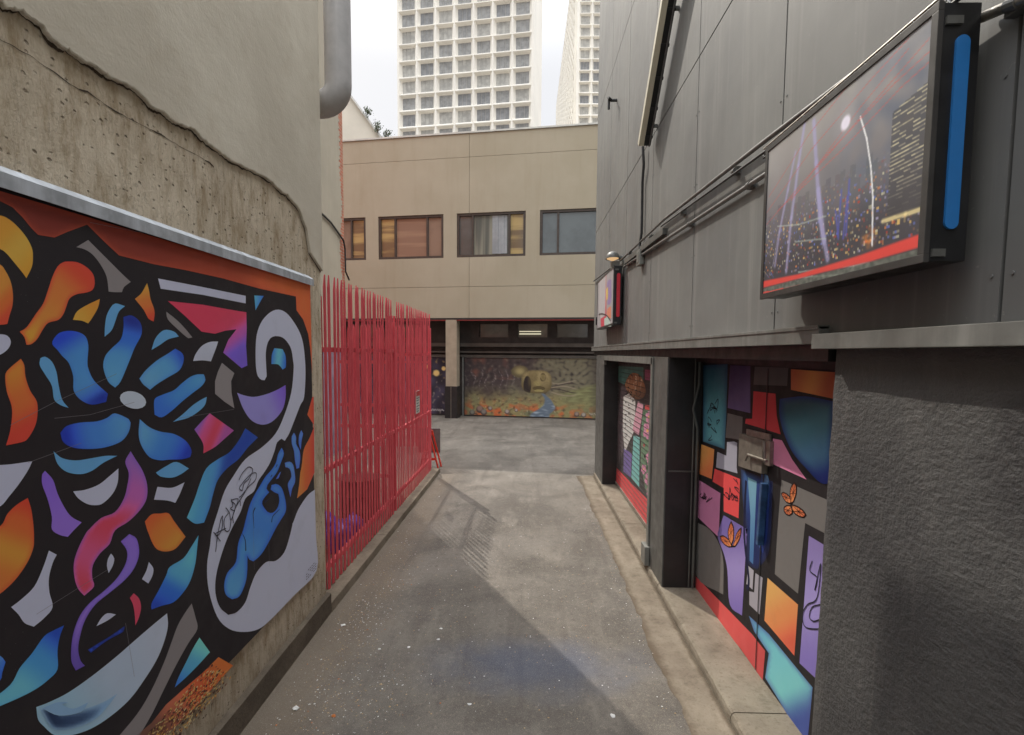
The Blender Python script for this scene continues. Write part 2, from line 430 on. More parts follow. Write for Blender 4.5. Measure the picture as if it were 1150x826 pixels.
def left_mural(parent):
    XW = -1.86
    c = Canvas(lambda x, y: onx(x, y, XW), (1,0,0), 3.4, 4., .90, 1.10)
    BK = (30,27,29)
    z1 = lambda t: Z(0,180,3.178,t); z2 = lambda t: Z(0,400,3.878,t); z3 = lambda t: Z(180,400,3.878,t)
    z4 = lambda t: Z(0,600,3.653,t); z5 = lambda t: Z(170,600,3.655,t); z7 = lambda t: Z(0,210,4.35,t)
    z8 = lambda t: Z(170,290,4.347,t); z9 = lambda t: Z(230,460,5.163,t)
    pp = lambda t: Z(0,0,1,t)
    YE = (222,166,36); OR = (222,120,38); RO = (200,74,40); LB = (104,172,220); MB_ = (52,112,190); DB = (28,44,128)
    GR = (128,130,144); PU = (100,78,148); TE = (70,142,156); DG = (92,88,88); PK = (178,56,82)
    # sheet itself: black ground to the panel's edges
    yz = [(4.41,.53),(4.41,3.085),(-.9,3.085),(-.9,.53)]
    c.raw([Vector((XW,a,b)) for a, b in yz], [(0,1,2,3)], [BK]*4)
    # orange/brick-red ground along the top and right edge
    top = [(348.2,318.3),(350.5,420)]+z8('775,440 765,370 740,300 708,255 705,188 530,150 350,100 170,60 10,30')+z7('580,335 500,260 425,185 330,220 265,248 185,235 150,200 110,150 60,100 0,70')+[(-30,212),(-200,150),(-480,60),(-500,52),(-330,103),(-150,160),(0,214.8)]
    c.poly(top, L((60,240),(345,350),(88,34,27),(94,37,27),(112,46,28),(196,100,40)), 1, False, edge=((126,52,30),6,.6), step=7)
    c.poly(pp('350.7,446 345,466 352,477 351.5,482 342.5,498 338,520 336,544 333.5,560 345,549.6 353,531 352.2,446'), L((336,500),(354,500),(232,150,60),(226,110,50),(190,60,50)), 1, False)
    c.poly(z7('-90,130 0,140 45,160 90,200 130,250 155,300 160,340 155,390 128,447 105,415 60,360 30,325 0,305 -60,290'), L((0,260),(40,300),(214,154,30),(232,186,60),(206,150,24)), 1)
    c.poly(z7('-60,360 0,380 25,410 50,460 62,520 60,580 45,630 35,670 0,675 -80,670'), L((-6,330),(14,350),(236,160,50),(226,120,40),(190,70,40)), 1)
    c.poly(z7('330,365 380,370 425,395 455,430 462,475 450,505 420,517 375,525 340,545 325,580 310,620 285,650 235,665 210,695 180,745 150,770 128,772 118,735 95,708 130,685 175,620 210,570 235,500 255,440 280,390 305,370'), L((30,382),(98,310),YE,(230,150,52),(224,132,50),(202,70,40)), 1, edge=((186,58,44),5,.75))
    c.poly(z7('372,295 430,260 470,300 540,370 600,430 638,465 605,490 595,515 560,515 530,512 520,440 490,380 450,330 410,305'), DG, 1)
    c.poly(z7('487,548 478,590 450,640 430,668 400,655 355,650 375,610 420,580'), L((85,355),(108,345),(226,176,50),(220,150,30)), 1)
    c.poly(z7('718,470 728,510 735,550 750,590 755,620 750,658 725,645 700,600 658,548 690,520'), L((160,322),(172,358),(228,170,50),(224,130,50),(196,70,44)), 1)
    c.poly(z7('563,570 610,583 580,610 565,650 545,700 510,733 512,680 520,630 540,590'), LB, 1)
    c.poly(z1('440,560 470,555 500,580 505,620 480,670 460,720 430,790 410,812 385,790 368,740 375,700 400,670 430,640 440,600'), L((145,358),(128,425),(26,36,100),(40,88,160),(92,168,222),(100,176,222)), 1, edge=((30,66,136),5,0.27))
    c.poly(pp('60,381 67.6,373.5 82,372 94.4,376.7 99,388 98,406 99.3,415 105.7,428 121,442.5 119,451.5 103,454.7 90,449 82.5,438.7 82,423 77,408 69.6,400 64,393 58.5,387'), L((65,380),(112,452),(30,58,156),(78,150,216),(82,152,212),(22,36,108)), 1, edge=((34,72,146),5,0.27))
    c.poly(z2('175,10 195,3 225,25 245,70 255,130 270,190 298,226 265,215 235,190 225,130 195,80 172,40'), LB, 1)
    c.poly(z1('585,607 620,612 638,630 600,640 570,660 540,678 555,635'), LB, 1)
    c.poly(z1('625,673 650,690 655,715 640,750 600,775 560,800 535,820 510,800 497,780 520,750 560,715 600,690'), L((205,398),(165,425),(28,58,128),(92,166,214),(110,182,226)), 1, edge=((36,74,152),5,0.34))
    c.poly(z8('225,568 255,568 263,595 245,625 200,660 150,700 100,745 50,778 15,765 12,720 18,685 60,665 110,645 150,610 190,580'), L((228,422),(180,462),(92,172,222),(72,146,212),(50,104,184)), 1, edge=((32,64,136),5,0.34))
    c.poly(z8('270,678 262,715 235,745 180,780 105,800 150,765 200,720 245,690'), LB, 1)
    c.poly([(149+14.8*math.cos(a), 449.5+9.6*math.sin(a)+2.5*math.cos(a)) for a in [i*math.pi/8 for i in range(16)]], (140,148,158), 2)
    c.poly(z7('-50,722 0,720 35,728 52,755 40,790 0,820 -50,826'), (140,142,158), 1)
    c.poly(z2('500,250 560,275 568,290 560,330 530,370 470,395 400,405 320,400 275,375 262,335 290,305 350,290 420,285 465,270'), L((70,488),(142,475),(22,38,122),(64,126,198),(92,162,216)), 1, edge=((30,54,120),6,0.41))
    c.poly(z2('232,415 270,445 330,455 400,445 460,435 510,435 450,465 400,500 350,515 290,505 250,470'), LB, 1)
    c.poly(z2('515,490 512,550 490,600 450,640 420,650 380,645 340,620 318,590 370,583 430,560 480,520'), GR, 1)
    c.poly(pp('156.8,471 167.6,480 180,485 195.5,487.7 208.4,495.4 214.8,505.7 213.5,513.5 204.5,516 190,516.5 180,517.3 167.6,513.5 158.6,500.6 155.5,487.7'), L((160,485),(212,512),(104,176,222),(62,128,202),(22,40,124)), 1, edge=((30,58,126),5,0.36))
    c.poly(pp('175,531 186.4,523.8 198,519 212,526.4 203,532.8 193,536.7 180,535.4'), LB, 1)
    c.poly(pp('146.5,507 152,516 160,529 165,544.4 164.5,560 157.3,572.8 144.4,585.7 129,596 123,611 112,622 104,635.6 103.5,649.3 105.4,658.9 94.4,669.3 87.6,661.6 83.5,649.3 82.7,632.9 87.6,616.4 95.8,600 100.6,594 113.5,582 129,575.3 139,560 143,544.4 144.4,531.5 140.5,518.6'), L((150,510),(92,665),(104,72,128),(128,66,120),(176,56,80),(150,60,96),(186,62,84)), 1, edge=((92,62,130),5,.6))
    c.poly(z4('530,0 560,20 570,80 550,140 510,190 450,240 390,290 350,350 330,410 320,470 330,520 348,540 310,560 292,520 293,450 305,390 330,330 370,280 430,230 480,180 515,120 520,70 495,30'), L((145,600),(90,750),(110,84,158),(112,92,164),(104,80,144),(74,58,120)), 1, edge=((70,52,120),3,.6))
    c.poly(z2('195,500 230,540 250,600 280,660 310,700 355,725 320,760 295,788 260,780 225,755 225,700 205,620 183,560 183,515'), L((50,530),(80,600),(92,66,140),(112,84,158)), 1)
    c.poly(z2('90,12 105,40 110,90 130,150 160,200 162,260 150,310 120,360 95,375 25,390 40,340 50,280 50,220 30,160 22,100 30,65'), L((8,420),(38,480),(232,150,40),(220,116,44),(190,62,42)), 1, edge=((190,60,40),4,.5))
    c.poly(z2('-90,475 0,475 60,470 140,458 120,500 80,560 40,610 0,655 -90,700'), GR, 1)
    c.poly(pp('31,559.4 35,572.8 37.4,590.8 38,605 37,616.4 30,632.9 16.4,652 0,667 -20,680 -24,600 0,591 7.7,578 18,567.6'), L((34,560),(2,650),(190,58,34),(222,110,40),(236,164,44),(224,130,44)), 1, edge=((198,66,36),5,.6))
    c.poly(z4('200,68 232,85 215,120 200,180 202,240 215,300 180,345 138,380 100,365 75,330 45,300 90,265 140,215 175,140'), GR, 1)
    c.poly(z4('262,375 245,420 235,480 235,555 195,600 140,640 60,680 -60,730 -60,700 40,620 80,550 130,490 180,420 220,395'), L((20,770),(66,710),(96,172,192),(58,128,176),(26,54,130)), 1, edge=((28,74,126),4,0.23))
    c.poly(z4('-60,480 0,500 22,525 8,570 0,600 -60,650'), L((-10,740),(8,750),(96,150,200),(30,70,140)), 1)
    c.poly(z4('685,325 688,380 670,450 640,520 590,600 530,680 450,750 370,800 290,826 225,826 180,790 155,760 148,710 200,690 280,650 380,580 480,500 560,430 630,370'), L((60,800),(185,690),(128,160,178),(126,138,152),(130,136,148)), 1)
    c.poly(z4('165,722 240,690 250,735 330,722 420,690 480,655 440,710 390,760 320,792 250,806 205,790'), L((45,800),(125,780),(24,38,62),(40,58,84),(90,120,150)), 2, edge=((112,140,160),6,.8))
    c.poly(z4('170,715 235,690 280,690 250,700 300,716 360,690 330,730 240,745'), (96,124,148), 3)
    c.poly(z4('455,80 468,100 462,130 445,160 438,130 443,100'), GR, 1)
    c.poly(z4('610,115 628,140 625,170 608,203 582,185 600,150'), GR, 1)
    c.poly(z4('548,243 570,265 578,300 570,340 555,375 552,330 545,290 532,262'), (176,58,84), 1)
    c.poly(z4('440,325 475,330 440,355 395,378 415,345'), GR, 1)
    c.poly(z4('510,378 505,400 460,425 420,450 372,487 360,475 400,450 450,420'), (34,62,150), 1, edge=((24,30,70),3,.7))
    c.poly(z5('193,5 188,50 180,120 160,190 130,240 90,280 40,295 0,310 0,285 30,230 60,170 75,135 130,100 165,50'), L((215,625),(180,685),(74,146,160),(70,140,170),(34,86,160),(24,50,130)), 1, edge=((30,74,136),5,0.23))
    c.poly(z3('370,315 425,355 380,400 340,450 290,490 250,540 230,600 215,660 190,726 150,730 115,705 150,620 170,560 200,490 250,450 300,420 340,370'), L((212,540),(252,548),(84,160,168),(60,124,160),(26,52,118)), 1, edge=((30,70,116),5,0.23))
    c.poly(pp('162.5,586 170,578 180,577 189,576.6 195.5,585.7 208.3,603 197,616.4 186,619.7 176,617 170.5,609 167,600 165,595'), L((165,582),(198,615),(222,104,38),(230,140,44),(236,168,48)), 1, edge=((214,100,40),4,.6))
    c.poly(pp('176.6,547 193,548 207,542 202,554.7 196.8,565 187.7,562.4 172.8,561.4'), GR, 1)
    c.poly(z3('215,250 320,325 280,360 240,395 187,425 185,380 148,320 180,285'), L((222,478),(250,490),(100,66,130),(150,58,100),(186,58,84),(120,58,110)), 1)
    c.poly(z3('268,30 322,75 308,110 310,160 322,228 280,200 238,165 238,110 250,70'), (96,92,92), 1, False)
    c.poly(z8('325,408 315,440 290,505 250,500 203,503 215,470 245,430 285,410'), (138,142,154), 1)
    c.poly(z8('32,100 240,140 460,185 460,222 250,180 45,150'), (134,136,150), 1, False)
    c.poly(z8('80,210 250,228 400,255 463,265 465,340 462,430 468,525 440,538 350,462 375,400 415,348 360,355 310,370 245,360 160,280'), L((250,352),(276,388),(180,52,80),(176,54,84),(128,60,118),(88,68,148)), 1, False)
    c.poly(z8('72,262 120,300 160,340 200,388 180,392 130,350 80,300'), DG, 1)
    c.poly(z8('502,183 548,185 530,215 508,255'), L((286,333),(298,336),(80,158,190),(34,70,140)), 1, False)
    c.poly(pp('294,427 289.6,423 287.3,412 287,391 288.5,375 294,361 303.4,351 312.6,348 321.8,352 331,363.6 338,377.4 341.4,393.5 343,419 341.4,446.4 337.3,455 329.6,474.8 324.4,487.7 318,500 312,530 305,580 315,600 327,591 334.7,572.8 345,557 353.5,550 354.6,600 355.4,641 330,669 304,696 290.4,706.7 274,710 257.5,706.7 243.9,693 234.3,663 232.4,635.6 235.7,613 238,596 244.5,575 252,552 262.5,534 275.4,516 293.5,503 309,487.7 319,467 327,441 329.6,415.5 329,405 326.4,391 319.5,381 312.6,377.9 305.7,378.6 301,384 298.4,396 298.8,412 299.3,423 297,427.3'), (134,137,150), 1)
    c.poly(pp('340,468 349,478 352,481 347,493 341,505 338.5,524 335.6,537 333,553 333,561 329,572 328.7,586 325,603 319,620.5 309.5,630 298.6,631.5 287.6,643.8 280.8,660 275.3,676.6 265.8,687.6 256,690.8 246.6,682 241.7,665.7 242.5,646.5 248,624.6 254.8,605.5 262,590 270,575 275.4,560 285,552 290,540 297,530 303,520 308,507 311,497 316,493 322,497 325,488 329,481 333,472'), BK, 2)
    c.poly(pp('316,503 312,510 309.4,520 304.6,527.8 297.8,535.5 292,545 286,555 280.4,566.5 276.5,580 272.6,595.6 267,611 264.4,631.5 254.8,643.8 251.3,657.5 253.4,668.4 260.3,673.3 268.5,669.8 275.3,654.7 277.3,641 277.5,624.6 280,629 284,630.7 289,627 295,620 302,608 309.4,593.6 315.2,584 320,576 321,568.5 319,556.8 315.2,547 309.4,543.7 304.6,545 303.6,550 307.5,553 312.3,555 313.3,562.6 311,571 306,576 300,575 294,566 296,560 302,553 299,549 300,545 306,537 311,530 315,520 318.5,509.5'), L((260,670),(318,505),(92,166,214),(84,158,218),(64,128,200),(74,140,206),(96,164,214)), 3, edge=((38,78,166),5,.75), step=3)
    for t in ('462,310 490,303 510,320 520,370 522,420 505,460 495,510 485,470 480,430 500,390 490,345 465,335', '515,135 528,160 528,200 548,240 552,290 545,340 530,345 520,290 515,240 503,200 503,155', '558,120 568,140 560,180 555,235 543,200 545,150', '440,360 425,400 410,405 430,370'):
        P = z9(t); c.poly(P, L(P[0], P[len(P)//2], (96,164,220), (70,120,190)), 3, edge=((70,80,170),2.5,.6), step=2.5)
    for t in ('290,570 278,600 280,640 283,690', '385,655 392,620 420,590 432,578', '235,820 232,760 215,720', '345,540 380,510', '418,320 408,340', '388,380 378,395'):
        c.curve(z9(t), .012, (26,30,52), 4, True)
    c.poly(z8('418,658 450,670 500,678 560,665 610,645 655,620 655,680 640,740 600,790 560,812 520,810 480,785 445,730'), L((268,460),(322,440),(120,114,166),(122,116,170),(86,64,138)), 1)
    c.poly(z8('600,440 640,445 655,480 655,535 640,545 620,520 585,518 588,470'), L((304,400),(322,402),(38,80,140),(84,156,170),(34,80,150)), 1)
    c.poly(z5('165,285 180,340 188,390 150,450 100,540 50,640 -10,760 -80,860 -160,860 -60,740 0,640 50,530 80,450 108,375 140,320'), (92,88,88), 1)
    c.poly(z5('197,425 240,485 190,540 140,590 95,630 110,590 140,530 170,470'), L((224,720),(198,770),(92,164,158),(66,140,170),(40,90,150)), 1)
    OT = z5('275,505 335,540 280,600 200,690 110,780 30,850 -90,850 0,775 60,700 150,620 210,570')
    c.poly(OT, L((250,745),(180,826),(222,122,42),(190,90,44),(130,72,50),(84,56,46)), 1, False)
    rnd = random.Random(3)
    for i in range(620):
        t = rnd.random()**.8; w = rnd.random()
        x = 245-t*80+w*26-8; y = 752+t*88+(w-.5)*14
        k = rnd.choice([(236,198,112),(218,160,76),(84,52,38),(244,220,158),(58,40,36)])
        a = rnd.uniform(-1.3,-.6); l = rnd.uniform(1.8,6.5); h = rnd.uniform(.6,1.9)
        d = Vector((math.cos(a), math.sin(a))); n = Vector((-d.y, d.x)); q = Vector((x, y))
        c.poly([q-d*l/2, q+n*h/2, q+d*l/2, q-n*h/2], k, 2+i % 3, False)
    # outlines that continue the design beyond the photo's left edge
    for (x, y, rx, ry, k) in ((-70,330,30,60,(222,150,44)), (-90,470,34,44,(58,120,196)), (-75,600,28,60,(214,96,44)), (-80,720,34,40,(70,140,170)), (-190,300,44,80,(58,120,196)), (-210,480,60,60,(130,132,146)), (-200,660,50,80,(104,80,150)), (-340,240,60,110,(220,140,44)), (-370,520,70,110,(64,130,190))):
        c.poly([(x+rx*math.cos(i*math.pi/6)*(1+.25*math.sin(i*2.1+x)), y+ry*math.sin(i*math.pi/6)) for i in range(12)], k, 1, edge=(tuple(v*.5 for v in k), 14, .8), step=12)
    for t in ('10,478 60,452 130,420', '60,470 100,466 150,452', '30,520 90,498', '200,470 262,460', '283,560 285,640', '301,600 302,636', '100,250 160,262', '40,690 120,640', '140,700 150,760'):
        c.line(pp(t), .0014, (84,80,84), 5)
    # spray tag on the grey ribbon and the small credit lines
    TG = (44,42,50)
    for t in ('60,826 70,740 88,650 100,620 97,690 75,730 60,720 120,690', '48,712 66,735 88,765', '135,600 110,640 115,700 140,700 150,640', '118,570 140,600 150,640 175,560 150,530 190,520 180,560 200,530 205,560', '195,410 215,370 250,335 275,350 255,400 225,430 215,470 200,450 260,380 295,370 290,410 250,450 210,500 195,510', '265,400 230,480 180,560 160,620 165,660', '150,520 160,560 146,575 170,590'):
        c.curve(z9(t), .007, TG, 4)
    for k in range(4):
        for j in range(6):
            x = 343.5+j*2.0; y = 643-j*2.3+k*2.8
            if (j*7+k*3) % 5: c.line([(x, y), (x+1.3, y-1.5)], .006, TG, 4)
    return c.build('painting', M['mural'], parent)

def door_mural(parent, XW):
    c = Canvas(lambda x, y: onx(x, y, XW), (-1,0,0), 1.35)
    D = lambda t: Z(765,380,3.444,t); E = lambda t: Z(765,600,3.655,t); P = lambda t: Z(0,0,1,t)
    BK = (38,35,36)
    yz = [(2.2,.085),(2.2,2.415),(5.22,2.415),(5.22,.085)]
    c.raw([Vector((XW,a,b)) for a, b in yz], [(0,1,2,3)], [BK]*4)
    LI = (134,120,180)
    c.poly(D('85,105 180,100 178,200 175,300 168,430 85,400'), L((795,415),(800,500),(40,92,112),(70,142,156),(84,160,170)), 1, False, edge=((30,60,96),6,.6))
    c.poly(D('190,105 268,108 268,290 180,270'), L((820,415),(840,455),(66,50,90),(100,82,130)), 1, False)
    c.poly(D('285,110 415,115 410,185 280,180'), (82,78,78), 1, False)
    c.poly(D('425,120 595,132 592,235 425,200'), L((890,420),(935,430),(190,92,40),(214,134,48),(186,84,42)), 1, False)
    c.poly(D('280,205 365,215 370,300 385,372 300,345 248,330 250,312 275,312'), (192,38,48), 1, False)
    c.poly(D('382,235 480,225 592,245 580,560 540,560 480,500 430,440 395,360 380,290'), L((900,450),(930,540),(44,84,98),(64,128,148),(70,130,170),(34,50,140)), 1, edge=((26,48,120),8,.8))
    c.poly(D('180,290 238,305 235,395 172,385'), (98,94,92), 1, False)
    c.poly(D('205,400 217,405 215,500 218,523 135,500 140,440 175,455 178,402'), (150,150,164), 1, False)
    c.poly(D('355,388 390,395 430,470 485,547 350,485'), (206,116,156), 1, False)
    c.poly(D('78,410 128,430 125,480 118,545 70,525'), L((786,510),(802,530),(226,150,50),(220,110,44)), 1, False)
    c.poly(D('130,505 228,545 222,697 165,670 165,580 122,555'), (222,54,54), 1, False)
    c.poly(D('68,548 152,600 145,770 62,690'), (190,112,156), 1, False)
    c.poly(P('783,587 797,595 808,612 812.5,633 812.3,668 781.5,646'), (108,104,100), 1)
    c.poly(P('812.9,579 840,595 838,614 833.4,691.7 819.7,679.3 817,641 812.9,622 806,603 809,590'), L((825,590),(826,690),(110,92,160),(146,128,190),(120,100,176)), 1)
    c.poly(P('877.7,539 930,562 928,600 904.4,587.6 903,600 896.3,667 870.3,645 873,600'), (108,104,100), 1, False)
    c.poly(P('908.6,602 927,613 922.6,682 916,762 898,745'), L((915,605),(905,750),(130,112,172),(150,134,196),(122,104,180)), 1, False)
    c.poly(E('355,180 480,290 465,500 342,355'), L((862,665),(893,720),(236,172,70),(232,138,56),(208,80,44)), 1, False)
    c.poly(E('275,130 298,150 293,228 268,205'), (160,156,164), 1, False); c.poly(E('305,160 335,180 322,330 280,290 280,235 300,240'), (150,146,154), 1, False)
    c.poly(E('278,335 360,410 540,630 520,840 470,800 400,680 345,590 360,490 300,400'), L((850,700),(900,810),(84,160,190),(96,184,192),(100,186,188),(60,80,150)), 1, False, edge=((70,80,150),4,.6))
    c.poly(E('52,165 290,410 345,480 335,600 240,465 52,240'), L((780,650),(855,750),(202,56,58),(214,70,66),(190,60,60)), 1, False)
    c.poly(P('832,527 868,541 866,600 862,625 850,640 840,632 838,600 834,560'), L((832,560),(868,575),(52,92,150),(30,48,110),(30,42,90)), 1, edge=((36,38,60),5,.8))
    c.poly(P('840,536 850,541 848,590 846,634 842,630 843,580'), L((845,540),(845,630),(104,158,180),(60,108,160)), 2, False)
    c.poly(P('855,533 864,540 862,600 857,622 852,610 854,570'), L((852,560),(864,562),(40,74,140),(90,140,180),(30,52,120)), 2)
    c.curve(P('838,540 836,600 841,650 839,662'), .035, (26,28,60), 2)
    for dx, dy, sc in ((0,0,1),):
        BF = [(t, 1) for t in ('424,640 408,634 396,618 389,602 398,597 410,603 420,613 426,628', '428,640 423,615 423,592 429,571 439,561 446,572 447,592 443,612 436,630', '428,646 442,648 458,656 473,668 482,684 474,693 458,689 442,679 432,662', '424,648 430,662 430,678 420,685 408,681 399,668 400,654 410,648',
            '196,806 184,807 168,797 157,782 154,768 164,765 176,772 188,784 194,794', '194,800 186,778 182,752 187,728 194,713 201,728 204,752 202,780', '200,804 208,784 213,762 223,744 232,737 232,752 228,772 220,790 210,804')]
        for t, _ in BF:
            Q = D(t); cx = sum(q[0] for q in Q)/len(Q); cy = sum(q[1] for q in Q)/len(Q)
            c.poly([(cx+(q[0]-cx)*1.16, cy+(q[1]-cy)*1.16) for q in Q], (44,28,24), 2)
            c.poly(Q, L(Q[0], Q[len(Q)//2], (226,130,56), (206,96,40)), 3)
            c.line(list(Q)+[Q[0]], .006, (44,28,24), 4)
            for q, q2 in zip(Q, Q[1:]):
                c.line([(cx, cy), ((q[0]+q2[0])/2, (q[1]+q2[1])/2)], .0035, (60,34,26), 5)
                ex, ey = q[0]*.88+cx*.12, q[1]*.88+cy*.12; c.line([(ex, ey), (ex+.5, ey+.4)], .006, (60,34,26), 5)
    TG = (40,36,46); rnd = random.Random(5)
    for (x0, y0, x1, y1, n) in ((796,452,806,490,9), (812,535,830,560,9), (788,548,797,560,5)):
        for i in range(n):
            x = rnd.uniform(x0, x1); y = rnd.uniform(y0, y1)
            c.curve([(x, y), (x+rnd.uniform(-4,4), y+rnd.uniform(-6,6)), (x+rnd.uniform(-5,5), y+rnd.uniform(-7,7)), (x+rnd.uniform(-4,4), y+rnd.uniform(-6,6))], .008, TG, 4)
    c.curve(E('540,110 530,150 560,180 550,230 575,120 560,260 520,290 500,330 510,380 560,390 575,380'), .008, TG, 4)
    c.curve(E('575,290 540,300 528,340 545,358 568,352'), .008, TG, 4)
    return c.build('painting', M['mural'], parent)

def shutter_mural(parent, XW):
    c = Canvas(lambda x, y: onx(x, y, XW), (-1,0,0), 1.15, 3)
    T = lambda t: Z(685,400,3.933,t)
    c.raw([Vector((XW,a,b)) for a, b in ((5.9,.15),(5.9,2.36),(9.42,2.36),(9.42,.15))], [(0,1,2,3)], [(62,56,58)]*4)
    c.poly(T('30,45 148,50 148,120 60,125 30,110'), (66,128,122), 1, False)
    c.poly(T('155,60 215,65 215,115 155,105'), (168,74,122), 1, False)
    c.poly(T('155,215 200,225 200,245 155,235'), (200,60,56), 1, False)
    c.poly(T('148,235 200,250 200,640 160,600 135,480 140,300'), (98,130,100), 1, False)
    c.poly(T('50,135 75,130 70,180 62,260 58,420 40,480 35,300'), (98,86,90), 1, False)
    c.poly(T('60,180 85,165 110,190 112,250 106,330 85,380 66,430 58,330'), (190,190,186), 2)
    c.poly(T('72,110 85,88 100,75 120,78 138,92 155,130 158,165 142,188 110,190 85,165 68,135'), L((704,420),(722,445),(150,96,52),(176,120,76),(120,84,60)), 3)
    rnd = random.Random(9)
    for i in range(26):
        x = 706+rnd.uniform(-2,15); y = 424+rnd.uniform(-3,22)
        c.curve([(x, y), (x+rnd.uniform(-1,2.5), y+rnd.uniform(1,3)), (x+rnd.uniform(-1,3), y+rnd.uniform(3,6))], .03, rnd.choice([(48,34,28),(48,34,28),(220,200,170)]), 4, True)
    for i in range(14):
        x = 701.5+rnd.uniform(0,9); y = 448+rnd.uniform(0,44)
        c.curve([(x, y), (x+rnd.uniform(1,3), y+rnd.uniform(-1,4))], .03, (84,80,84), 4, True)
    c.poly(T('125,200 148,215 140,280 128,350 100,330 110,270'), (200,140,160), 3)
    c.poly(T('105,350 132,360 130,580 95,540 100,440'), (104,176,172), 3, False)
    c.poly(T('62,410 98,430 93,540 60,510'), (110,92,156), 3, False)
    c.poly(T('30,495 200,668 200,800 25,590'), (212,54,60), 3, False)
    for (x, y, r) in ((166,330,17),(172,270,12),(178,450,16),(170,545,14),(150,500,10),(184,360,12),(176,600,12)):
        for k in range(5):
            a = k*1.257+x; q = (x+r*.7*math.cos(a), y+r*1.4*math.sin(a))
            c.poly(T(' '.join('%f,%f' % (q[0]+r*.55*math.cos(b*1.05), q[1]+r*1.0*math.sin(b*1.05)) for b in range(6))), (206,128,164), 2)
        c.poly(T(' '.join('%f,%f' % (x+r*.3*math.cos(b*1.05), y+r*.5*math.sin(b*1.05)) for b in range(6))), (226,170,80), 3)
    for i in range(22):
        x = rnd.uniform(148,186); y = rnd.uniform(255,600)
        c.poly(T(' '.join('%f,%f' % (x+rnd.uniform(3,6)*math.cos(b*1.05), y+rnd.uniform(6,12)*math.sin(b*1.05)) for b in range(6))), rnd.choice([(60,110,76),(176,56,60),(130,160,130),(70,60,66)]), 1)
    return c.build('painting', M['shutterpaint'], parent)

